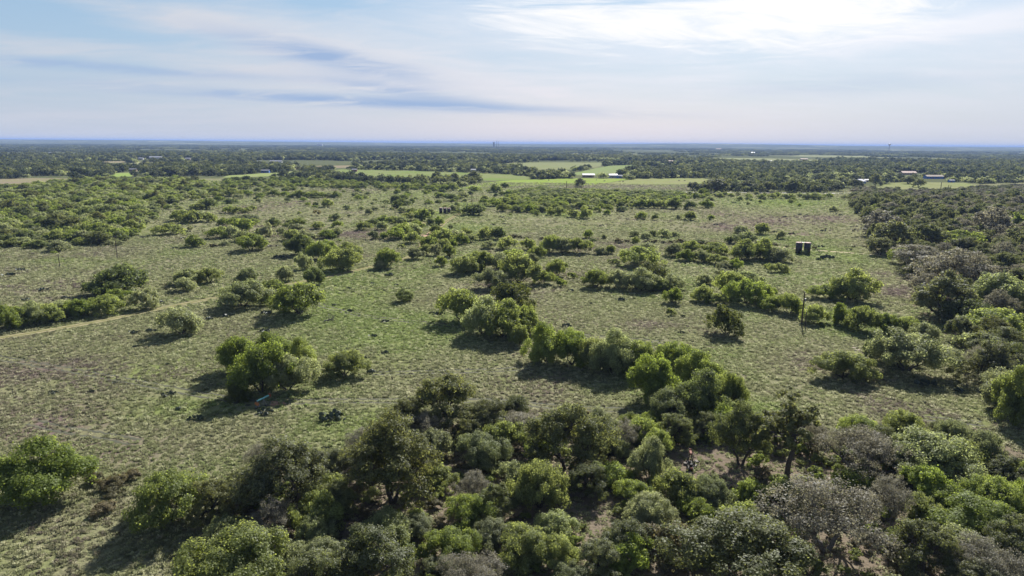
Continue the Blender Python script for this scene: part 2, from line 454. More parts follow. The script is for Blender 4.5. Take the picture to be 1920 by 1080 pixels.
def in_poly(P, poly):
    """P (n,2), poly list of (x,y)"""
    x, y = P[:, 0], P[:, 1]; ins = np.zeros(len(P), bool)
    for (x1, y1), (x2, y2) in zip(poly, poly[1:] + poly[:1]):
        c = ((y1 > y) != (y2 > y))
        with np.errstate(divide='ignore', invalid='ignore'):
            ins ^= c & (x < (x2-x1)*(y-y1)/(y2-y1 + 1e-12) + x1)
    return ins
def gpoly(pts): return [tuple(ground_at(*p))[:2] for p in pts]
def jitter_fill(poly, step, seed, keep=1.0):
    g = np.random.default_rng(seed)
    A = np.array(poly); lo, hi = A.min(0), A.max(0)
    nx, ny = int((hi[0]-lo[0])/step)+1, int((hi[1]-lo[1])/step)+1
    X, Y = np.meshgrid(np.arange(nx), np.arange(ny))
    P = np.stack([lo[0] + (X + (Y % 2)*0.5)*step, lo[1] + Y*step], -1).reshape(-1, 2) + g.uniform(-0.42, 0.42, (nx*ny, 2))*step
    P = P[in_poly(P, poly)]
    return P[g.random(len(P)) < keep]
def px_arr(P):
    """project ground points (n,2) to survey picture coordinates"""
    R = np.array(CAM_R.transposed())
    Q = np.column_stack([P[:, 0], P[:, 1], np.full(len(P), -CAM_H)]) @ R.T
    return 960 + FPX*Q[:, 0]/-Q[:, 2], 540 - FPX*Q[:, 1]/-Q[:, 2]
def smooth_noise(P, scale, seed):
    """value noise on a lattice for placing and colouring, P (n,2)"""
    g = np.random.default_rng(seed); T = g.random((64, 64))
    q = P/scale; i = np.floor(q).astype(int); f = q - i; f = f*f*(3-2*f)
    a = T[i[:, 0] % 64, i[:, 1] % 64]; b = T[(i[:, 0]+1) % 64, i[:, 1] % 64]
    c = T[i[:, 0] % 64, (i[:, 1]+1) % 64]; d = T[(i[:, 0]+1) % 64, (i[:, 1]+1) % 64]
    return (a*(1-f[:, 0])+b*f[:, 0])*(1-f[:, 1]) + (c*(1-f[:, 0])+d*f[:, 0])*f[:, 1]

# ------------------------------------------------------------------ ground, fields, tracks
WOODS_NEAR = gpoly([(395,1130),(385,1040),(400,960),(440,915),(500,890),(610,880),(650,840),(770,800),(920,790),(1010,792),(1180,800),(1300,790),(1440,815),(1560,835),(1730,832),(1840,830),(1960,850),(2150,1130)])
WOODS_RIGHT = gpoly([(1598,354),(1600,388),(1625,412),(1628,450),(1640,476),(1690,502),(1712,520),(1700,575),(1735,612),(1800,650),(1835,700),(1858,740),(1850,800),(1960,825),(2250,700),(2200,420),(2100,340),(1840,352),(1800,358),(1700,359)])
THICKET_LEFT = gpoly([(-160,492),(-20,482),(60,478),(165,467),(240,452),(252,432),(258,414),(290,398),(330,380),(395,360),(412,347),(330,338),(130,340),(60,350),(-160,366)])
THICKET_MID = gpoly([(948,402),(955,360),(1010,353),(1150,358),(1280,360),(1285,374),(1262,388),(1180,388),(1130,394),(1080,396),(1020,401)])
FIELDS = [  # survey corners, colour a, colour b
    ([(585,324),(640,317.5),(740,319.5),(860,323),(950,327),(1000,332),(990,337),(930,339),(860,338),(740,338),(640,331)], (0.150,0.195,0.060), (0.185,0.200,0.090)),
    ([(860,354),(895,344),(960,338),(1080,334.5),(1185,335.5),(1130,344),(1100,347.5),(1060,346),(960,349)], (0.195,0.265,0.050), (0.215,0.260,0.075)),
    ([(915,307),(1000,304.5),(1135,305),(1128,312),(1060,318.5),(1000,318),(940,312)], (0.18,0.20,0.09), (0.20,0.205,0.11)),
    ([(1060,328),(1105,318),(1140,311),(1190,309),(1188,313),(1165,325),(1150,329)], (0.175,0.225,0.085), (0.19,0.215,0.10)),
    ([(1108,346.5),(1135,344),(1190,335.5),(1320,334),(1345,340),(1320,345),(1200,346.5)], (0.22,0.22,0.11), (0.20,0.225,0.085)),
    ([(1010,351),(1095,348.5),(1330,345.5),(1345,351),(1300,355),(1150,355.5)], (0.125,0.105,0.092), (0.16,0.14,0.108)),
    ([(1600,354),(1640,347),(1700,341),(1810,343),(1835,349),(1800,357),(1700,358)], (0.185,0.21,0.08), (0.21,0.21,0.11)),
    ([(1285,299),(1300,295.5),(1430,297),(1570,301.5),(1560,303.5),(1450,303)], (0.21,0.235,0.11), (0.25,0.25,0.15)),
    ([(1480,293),(1500,291),(1640,293),(1630,295)], (0.22,0.24,0.12), (0.25,0.25,0.15)),
    ([(205,332),(215,324.5),(245,324),(248,331)], (0.20,0.27,0.07), (0.21,0.25,0.09)),
    ([(415,333),(430,329),(560,321),(575,323),(560,328),(450,333)], (0.20,0.25,0.08), (0.22,0.24,0.11)),
    ([(545,318),(560,312.5),(700,309),(720,311.5),(610,316)], (0.22,0.17,0.12), (0.21,0.19,0.12)),
    ([(-60,348),(-60,338),(60,334),(135,335),(125,341),(40,346)], (0.20,0.185,0.10), (0.20,0.165,0.12)),
    ([(170,306),(185,303),(235,302),(240,305)], (0.23,0.19,0.12), (0.22,0.20,0.12)),
]
FIELD_POLYS = [gpoly(f[0]) for f in FIELDS]
BORDER = [(-400,343),(0,347),(300,337),(420,334),(560,336),(650,343),(760,346),(860,353),(1000,351),(1080,352),(1300,361),(1380,361),(1560,363),(1600,352),(1700,341),(1840,345),(2300,330)]
TRACK_MAIN = [(-60,643),(0,634),(100,618),(200,600),(300,579),(400,559),(470,546),(540,533),(600,523),(660,509),(720,495),(765,484),(785,473),(790,458),(800,444),(812,434),(826,424),(838,414),(851,406),(866,399)]
TRACK_RIGHT = [(1440,461),(1500,467),(1545,470.5),(1590,474),(1640,477.5),(1690,484),(1730,492)]
TRACK_WOOD = [(1865,416),(1878,426),(1888,436),(1893,446)]
ROAD_FAR = [(1255,360),(1330,361),(1400,361.2),(1480,362),(1560,363),(1640,361)]
RUTS = [[(-20,668),(60,682),(160,699),(260,718),(360,737),(440,750),(480,757)],
        [(505,757),(560,753),(640,752),(760,752),(880,751),(960,755),(1060,764),(1180,770)],
        [(560,560),(660,590),(740,600),(820,607),(900,620)],
        [(985,622),(1080,628),(1180,636),(1280,645)],
        [(700,700),(820,698),(940,694),(1000,690)],
        [(60,792),(160,812),(260,830)],
        [(1700,780),(1770,788),(1850,796)]]

def ground_object():
    def axis(dense0, dense1, st, mid, st2, far0, far1):
        a = list(np.arange(dense0, dense1, st))
        m = list(np.arange(dense1, mid, st2)); f = list(np.geomspace(mid, far1, 46))
        return a + m + f
    xr = axis(0, 260, 3.2, 760, 9, 0, 26000)
    xs = np.array([-v for v in reversed(xr[1:])] + xr)
    ys = np.array([-2500, -900, -400, -150, -50, 0, 20, 35] + axis(46, 430, 3.2, 1000, 9, 0, 26000))
    nx, ny = len(xs), len(ys)
    X, Y = np.meshgrid(xs, ys)
    P = np.stack([X, Y], -1).reshape(-1, 2)
    R = np.hypot(P[:, 0], P[:, 1])
    A = np.arctan2(P[:, 0], P[:, 1])
    # low far hills: a ridge on the right skyline, gentle swells elsewhere
    swell = (smooth_noise(P, 3800, 5)*0.6 + smooth_noise(P, 1500, 6)*0.4)
    ridge = np.exp(-((A-0.27)/0.16)**2)*34 + np.exp(-((A+0.05)/0.12)**2)*4 + np.exp(-((A-0.55)/0.16)**2)*16 + np.exp(-((A+0.5)/0.25)**2)*22
    Z = np.minimum(np.clip((R-8200)/4500, 0, 1)**1.3*(12 + 26*swell + ridge), 76)
    px, py = px_arr(np.where(P[:, 1:2] > 30, P, np.array([[0.0, 5000.0]])))
    lit = in_poly(P, WOODS_NEAR).astype(float)
    lit = np.maximum(lit, in_poly(P, WOODS_RIGHT)*0.75)
    lit = np.maximum(lit, in_poly(P, THICKET_LEFT)*0.35)
    by = np.interp(px, [b[0] for b in BORDER], [b[1] for b in BORDER])
    wood = ((py < by) & (P[:, 1] > 300)).astype(float)
    for fp in FIELD_POLYS: wood[in_poly(P, fp)] = 0
    def spot(cx, cy, rx, ry, n=0.6):
        c = ground_at(cx, cy); e = ground_at(cx+rx, cy); f = ground_at(cx, cy-ry); h = ground_at(cx, cy+ry)
        return np.exp(-((P[:, 0]-c.x)/max(abs(e.x-c.x), 1))**2 - ((P[:, 1]-c.y)/max((f.y-h.y)/2, 1))**2)
    dry = np.zeros(len(P)); lush = np.zeros(len(P))
    for s in [(1370,427,50,9),(1430,416,55,8),(1560,411,50,7),(1500,440,40,6),(60,800,170,60),(150,850,150,40),(690,437,60,10),(1000,600,70,25),(470,390,50,8),(520,345,60,6),(1350,400,40,7),(940,477,50,8),(1120,484,40,8),(1680,545,26,14),(1300,870,60,28),(1350,900,60,25),(570,432,60,6),(60,690,90,20),(540,380,60,8)]:
        dry = np.maximum(dry, spot(*s))
    for s in [(1490,380,110,8),(120,490,60,10),(650,565,130,50),(690,800,90,40),(730,620,120,40),(870,430,60,12),(870,385,50,8),(420,380,90,9),(1050,402,80,6),(1500,470,90,20),(1420,770,60,25),(230,430,40,10),(1590,600,60,35),(1580,480,50,22),(310,770,120,30),(830,400,60,14),(1150,505,90,20),(760,365,80,10),(350,690,120,30)]:
        lush = np.maximum(lush, spot(*s))
    me = bpy.data.meshes.new('ground')
    V = np.column_stack([P, Z])
    i = np.arange(nx*ny).reshape(ny, nx)
    F = np.stack([i[:-1, :-1], i[:-1, 1:], i[1:, 1:], i[1:, :-1]], -1).reshape(-1, 4)
    me.vertices.add(len(V)); me.loops.add(F.size); me.polygons.add(len(F))
    me.vertices.foreach_set('co', V.astype(np.float32).ravel())
    me.loops.foreach_set('vertex_index', F.astype(np.int32).ravel())
    me.polygons.foreach_set('loop_start', np.arange(0, F.size, 4, dtype=np.int32))
    for nm, arr in (('litter', lit), ('dry', dry), ('lush', lush), ('wood', wood)):
        a = me.attributes.new(nm, 'FLOAT', 'POINT'); a.data.foreach_set('value', arr.astype(np.float32))
    me.update(calc_edges=True)
    return me

def pasture_colour(t, pos, dry, lush):
    n1 = t.noise(pos, 0.030, 4, 0.6); n2 = t.noise(pos, 0.21, 4, 0.65); n3 = t.noise(pos, 1.9, 3, 0.6)
    c = t.mix(t.ramp(n1, 0.36, 0.64), rgba((0.150, 0.162, 0.070)), rgba((0.185, 0.178, 0.106)))
    c = t.mix(t.math('MULTIPLY', t.ramp(n2, 0.42, 0.72), 0.55), c, rgba((0.185, 0.158, 0.118)))
    if lush is not None: c = t.mix(t.math('MULTIPLY', lush, 0.75), c, rgba((0.155, 0.200, 0.050)))
    if dry is not None: c = t.mix(t.math('MULTIPLY', dry, t.ramp(n2, 0.25, 0.6)), c, rgba((0.138, 0.100, 0.094)))
    v = t.math('ADD', 0.66, t.math('MULTIPLY', n3, 0.68))
    return t.vmath('MULTIPLY', c, t.comb(v, v, v))

def ground_material():
    m, t, out = new_mat('pasture soil and weeds')
    pos = t.add('ShaderNodeNewGeometry').outputs['Position']
    at = {n: t.add('ShaderNodeAttribute', attribute_name=n).outputs['Fac'] for n in ('litter', 'dry', 'lush', 'wood')}
    edge = t.noise(pos, 0.14, 4, 0.7)
    lit = t.ramp(t.math('ADD', at['litter'], t.math('MULTIPLY', t.math('SUBTRACT', edge, 0.5), 1.1)), 0.35, 0.75)
    c = pasture_colour(t, pos, at['dry'], at['lush'])
    soil = t.mix(t.noise(pos, 0.9, 5, 0.7), rgba((0.120, 0.092, 0.070)), rgba((0.205, 0.165, 0.130)))
    c = t.mix(t.math('MULTIPLY', lit, 0.85), c, soil)
    # far country, too distant for single trees: woods and clearings
    big = t.noise(pos, 0.0016, 6, 0.62)
    woods = t.mix(t.noise(pos, 0.02, 5, 0.7), rgba((0.060, 0.072, 0.038)), rgba((0.130, 0.136, 0.068)))
    woods = t.mix(t.ramp(big, 0.56, 0.62), woods, rgba((0.24, 0.235, 0.12)))
    c = t.mix(at['wood'], c, woods)
    b = t.add('ShaderNodeBsdfDiffuse'); t.put(b.inputs[0], c)
    bn = t.add('ShaderNodeBump'); bn.inputs['Strength'].default_value = 0.85; bn.inputs['Distance'].default_value = 0.32
    hgt = t.math('ADD', t.noise(pos, 1.25, 4, 0.62), t.math('MULTIPLY', t.noise(pos, 0.35, 3), 0.8))
    t.put(bn.inputs['Height'], hgt); t.l.new(bn.outputs[0], b.inputs['Normal'])
    t.l.new(b.outputs[0], out.inputs[0])
    return m
gme = ground_object(); gme.materials.append(ground_material())
ground = tag(link('ground', gme), kind='structure')

def field_material(name, a, b):
    m, t, out = new_mat(name)
    pos = t.add('ShaderNodeNewGeometry').outputs['Position']
    c = t.mix(t.ramp(t.noise(pos, 0.02, 5, 0.65), 0.35, 0.65), rgba(a), rgba(b))
    c = t.mix(t.math('MULTIPLY', t.ramp(t.noise(pos, 0.055, 5, 0.7), 0.50, 0.72), 0.6), c, rgba((0.15, 0.145, 0.075)))
    n = t.noise(pos, 0.4, 4, 0.7); v = t.math('ADD', 0.75, t.math('MULTIPLY', n, 0.5))
    c = t.vmath('MULTIPLY', c, t.comb(v, v, v))
    d = t.add('ShaderNodeBsdfDiffuse'); t.put(d.inputs[0], c)
    t.l.new(d.outputs[0], out.inputs[0])
    return m
for (corners, a, b), poly in zip(FIELDS, FIELD_POLYS):
    me = bpy.data.meshes.new('field')
    me.from_pydata([(x, y, 0.10) for x, y in poly], [], [tuple(range(len(poly)))])
    me.materials.append(field_material('far field', a, b)); me.update()
    tag(link('field', me), kind='structure')

def smooth_path(pts, step):
    P = np.array([tuple(ground_at(*p))[:2] for p in pts])
    for _ in range(3):   # corner cutting
        Q = np.empty((2*len(P)-2, 2)); Q[0::2] = 0.75*P[:-1] + 0.25*P[1:]; Q[1::2] = 0.25*P[:-1] + 0.75*P[1:]
        P = np.vstack([P[:1], Q, P[-1:]])
    s = np.concatenate([[0], np.cumsum(np.linalg.norm(np.diff(P, axis=0), axis=1))])
    u = np.arange(0, s[-1], step)
    return np.column_stack([np.interp(u, s, P[:, 0]), np.interp(u, s, P[:, 1])])
def ribbon(name, C, width, z, mat, seed=0, rough=0.12, cols=5, off=0.0):
    g = np.random.default_rng(seed)
    T = np.gradient(C, axis=0); T /= np.linalg.norm(T, axis=1)[:, None] + 1e-9
    N = np.column_stack([-T[:, 1], T[:, 0]])
    u = np.linspace(-0.5, 0.5, cols)
    wv = width*(1 + rough*g.normal(size=(len(C), 2)))
    V, U = [], []
    for i in range(len(C)):
        for k in u:
            ww = wv[i, 0] if k < 0 else wv[i, 1]
            p = C[i] + N[i]*(k*ww + off)
            V.append((p[0], p[1], z - 0.02*abs(k)*2)); U.append(k)
    F = [(i*cols+j, i*cols+j+1, (i+1)*cols+j+1, (i+1)*cols+j) for i in range(len(C)-1) for j in range(cols-1)]
    me = bpy.data.meshes.new(name); me.from_pydata(V, [], F)
    a = me.attributes.new('across', 'FLOAT', 'POINT'); a.data.foreach_set('value', np.array(U, np.float32))
    me.materials.append(mat); me.update()
    return tag(link(name, me), kind='structure')
def track_material(name, sand, sand2, grassy=0.6):
    m, t, out = new_mat(name)
    pos = t.add('ShaderNodeNewGeometry').outputs['Position']
    ac = t.add('ShaderNodeAttribute', attribute_name='across').outputs['Fac']
    c = t.mix(t.ramp(t.noise(pos, 0.35, 5, 0.65), 0.35, 0.68), rgba(sand), rgba(sand2))
    mid = t.ramp(t.math('SUBTRACT', t.math('ADD', 0.16, t.math('MULTIPLY', t.noise(pos, 0.5, 3), 0.12)), t.math('ABSOLUTE', ac)), 0.0, 0.10)
    c = t.mix(t.math('MULTIPLY', mid, grassy), c, rgba((0.15, 0.15, 0.06)))
    edge = t.ramp(t.math('ADD', t.math('ABSOLUTE', ac), t.math('MULTIPLY', t.noise(pos, 0.9, 4, 0.7), 0.22)), 0.42, 0.56)
    c = t.mix(edge, c, rgba((0.14, 0.145, 0.06)))
    b = t.add('ShaderNodeBsdfDiffuse'); t.put(b.inputs[0], c); t.l.new(b.outputs[0], out.inputs[0])
    return m
main_path = smooth_path(TRACK_MAIN, 1.6)
ribbon('dirt_track', main_path, 3.7, 0.05, track_material('sandy track', (0.32, 0.265, 0.18), (0.20, 0.18, 0.105), 0.95), 1, 0.10, 9)
right_path = smooth_path(TRACK_RIGHT, 1.6)
ribbon('dirt_track', right_path, 3.2, 0.05, track_material('pale caliche track', (0.50, 0.42, 0.32), (0.42, 0.34, 0.24), 0.3), 2, 0.10, 9)
wood_path = smooth_path(TRACK_WOOD, 2.0)
ribbon('dirt_track', wood_path, 5.0, 0.05, track_material('woodland track', (0.40, 0.32, 0.21), (0.30, 0.25, 0.16), 0.4), 3, 0.12, 9)
ribbon('road', smooth_path(ROAD_FAR, 6.0), 7.5, 0.18, plain_mat('pale gravel road', (0.42, 0.40, 0.37), (0.36, 0.34, 0.31), 0.05), 4, 0.02, 3)
red_soil = plain_mat('bare red soil', (0.36, 0.20, 0.13), (0.30, 0.19, 0.12), 0.5, 1.0)
def soil_patch(cx, cy, rx, ry, seed, mat=red_soil, name='soil_patch'):
    g = np.random.default_rng(seed); c = ground_at(cx, cy); ex = ground_at(cx+rx, cy).x - c.x; ey = (ground_at(cx, cy-ry).y - ground_at(cx, cy+ry).y)/2
    n = 26; rr = 1 + 0.22*np.convolve(np.tile(g.normal(size=n), 3), [0.3, 0.4, 0.3], 'same')[n:2*n]
    V = [(c.x + ex*rr[i]*math.cos(6.2832*i/n), c.y + ey*rr[i]*math.sin(6.2832*i/n), 0.075) for i in range(n)]
    me = bpy.data.meshes.new(name); me.from_pydata(V, [], [tuple(range(n))]); me.materials.append(mat); me.update()
    return tag(link(name, me), kind='structure')
soil_patch(800, 439.5, 9, 4.5, 1); soil_patch(793, 418, 7, 1.6, 2); soil_patch(520, 757, 16, 4, 3)
rut_shade_mat = plain_mat('shade-dark wheel rut', (0.045, 0.046, 0.026), (0.085, 0.083, 0.046), 0.8, 1.0)  # earth colour darkened to paint in the shadow lying in the ruts
rut_lines = []
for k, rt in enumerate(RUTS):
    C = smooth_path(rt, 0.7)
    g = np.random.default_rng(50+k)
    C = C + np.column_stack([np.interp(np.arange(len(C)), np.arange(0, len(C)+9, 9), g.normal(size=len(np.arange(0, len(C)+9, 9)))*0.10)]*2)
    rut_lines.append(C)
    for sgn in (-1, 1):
        ribbon('wheel_rut_shade', C, 0.70, 0.04, rut_shade_mat, 100+2*k+sgn, 0.40, 3, off=sgn*1.0)  # flat strips, not carved: their dark colour is the rut's shade

# ------------------------------------------------------------------ grass and weeds in the open pasture
def tuft_mesh(seed, n, wid, hgt, mat):
    g = np.random.default_rng(seed)
    th = g.random(n)*6.283; r = wid*0.5*np.sqrt(g.random(n))
    base = np.column_stack([r*np.cos(th), r*np.sin(th), np.zeros(n)])
    lean = np.column_stack([np.cos(th), np.sin(th), np.zeros(n)])*g.uniform(0.1, 0.55, n)[:, None]*hgt
    h = hgt*g.uniform(0.55, 1.1, n)*(1 - 0.45*(r/(wid*0.5))**2)
    tip = base + lean + np.column_stack([np.zeros((n, 2)), h])
    a = g.random(n)*6.283; w = wid*g.uniform(0.10, 0.20, n)
    side = np.column_stack([np.cos(a)*w, np.sin(a)*w, np.zeros(n)])
    mid = base*0.35 + tip*0.65
    Q = np.stack([base + side*0.3, mid + side, tip, mid - side], 1).reshape(-1, 3)
    Q[:, 2] = np.maximum(Q[:, 2], -0.02)
    return quad_mesh('tuft', Q, n, mat)
def tuft_material():
    m, t, out = new_mat('pasture weeds')
    pos = t.add('ShaderNodeNewGeometry').outputs['Position']
    tone = t.add('ShaderNodeAttribute', attribute_type='INSTANCER', attribute_name='tone').outputs['Fac']
    rnd = t.add('ShaderNodeObjectInfo').outputs['Random']
    c = t.mix(t.ramp(tone, 0.0, 0.5), rgba((0.215, 0.172, 0.152)), rgba((0.280, 0.286, 0.156)))
    c = t.mix(t.ramp(tone, 0.5, 1.0), c, rgba((0.248, 0.300, 0.112)))
    c = t.mix(t.math('MULTIPLY', t.ramp(rnd, 0.7, 1.0), 0.6), c, rgba((0.40, 0.385, 0.26)))
    v = t.math('ADD', 0.60, t.math('MULTIPLY', rnd, 0.8))
    c = t.vmath('MULTIPLY', c, t.comb(v, v, v))
    d = t.add('ShaderNodeBsdfDiffuse'); t.put(d.inputs[0], c)
    tr = t.add('ShaderNodeBsdfTranslucent'); t.put(tr.inputs[0], c)
    mx = t.add('ShaderNodeMixShader'); mx.inputs[0].default_value = 0.4
    t.l.new(d.outputs[0], mx.inputs[1]); t.l.new(tr.outputs[0], mx.inputs[2]); t.l.new(mx.outputs[0], out.inputs[0])
    return m
TUFT = tuft_material()
def near_path(P, C, d):
    hit = np.zeros(len(P), bool)
    lo, hi = C.min(0) - d, C.max(0) + d
    box = np.where((P >= lo).all(1) & (P <= hi).all(1))[0]
    for i in range(0, len(box), 4000):
        b = box[i:i+4000]
        dd = ((P[b][:, None, :] - C[None, :, :])**2).sum(-1).min(1)
        hit[b] = dd < d*d
    return hit
def grass():
    g = np.random.default_rng(8)
    out = []
    for r0, r1, dens, sc in ((55, 130, 4.2, 0.95), (130, 230, 2.6, 1.15), (230, 420, 0.9, 1.6), (420, 900, 0.12, 2.4)):
        n = int(0.5*1.5*(r1*r1 - r0*r0)*dens)
        r = np.sqrt(g.uniform(r0*r0, r1*r1, n)); a = g.uniform(-0.75, 0.75, n)
        out.append(np.column_stack([r*np.sin(a), r*np.cos(a), np.full(n, sc)]))
    A = np.vstack(out); P = A[:, :2]
    keep = ~near_path(P, main_path, 2.0) & ~near_path(P, right_path, 1.6)
    for C in rut_lines:
        keep &= ~(near_path(P, C, 1.55) & ~near_path(P, C, 0.45))
    keep &= ~(in_poly(P, WOODS_NEAR) & (g.random(len(P)) < 0.6))
    keep &= smooth_noise(P, 0.9, 3) + 0.5*smooth_noise(P, 9, 4) > 0.34
    A, P = A[keep], P[keep]; n = len(P)
    px, py = px_arr(P)
    tone = 0.18 + 0.50*smooth_noise(P, 38, 11) + 0.40*smooth_noise(P, 9, 12) - 0.08 + g.normal(size=n)*0.10
    for cx, cy, rx, ry, dv in [(1370,427,55,10,-.5),(1430,416,60,9,-.5),(1560,411,55,8,-.4),(60,800,230,90,-.50),(690,437,60,10,-.3),(100,1000,200,70,-.35),(150,700,200,40,-.2),(420,820,160,40,-.2),(1000,600,80,30,-.25),(940,477,60,9,-.3),(1680,545,30,16,-.3),
                           (1490,380,120,9,.5),(120,490,70,12,.3),(650,565,140,55,.28),(690,800,90,40,.35),(730,620,130,45,.2),(1420,770,70,28,.3),(1590,600,70,40,.2),(310,770,130,30,.15),(870,420,80,30,.3),(1500,470,100,22,.2)]:
        tone += dv*np.exp(-((px-cx)/rx)**2 - ((py-cy)/ry)**2)
    s = A[:, 2]*g.uniform(0.65, 1.35, n)
    scl = np.column_stack([s, s, s*g.uniform(0.6, 1.25, n)])
    src = [tuft_mesh(70+i, 18, 0.60, 0.32, TUFT) for i in range(5)]
    scatter('grass', np.column_stack([P, np.zeros(n)]), scl, g.random(n)*6.283, g.integers(0, 5, n), src, 'low green and straw coloured weeds covering the open pasture', 'grass', np.clip(tone, 0, 1))
    print('grass', n)
grass()

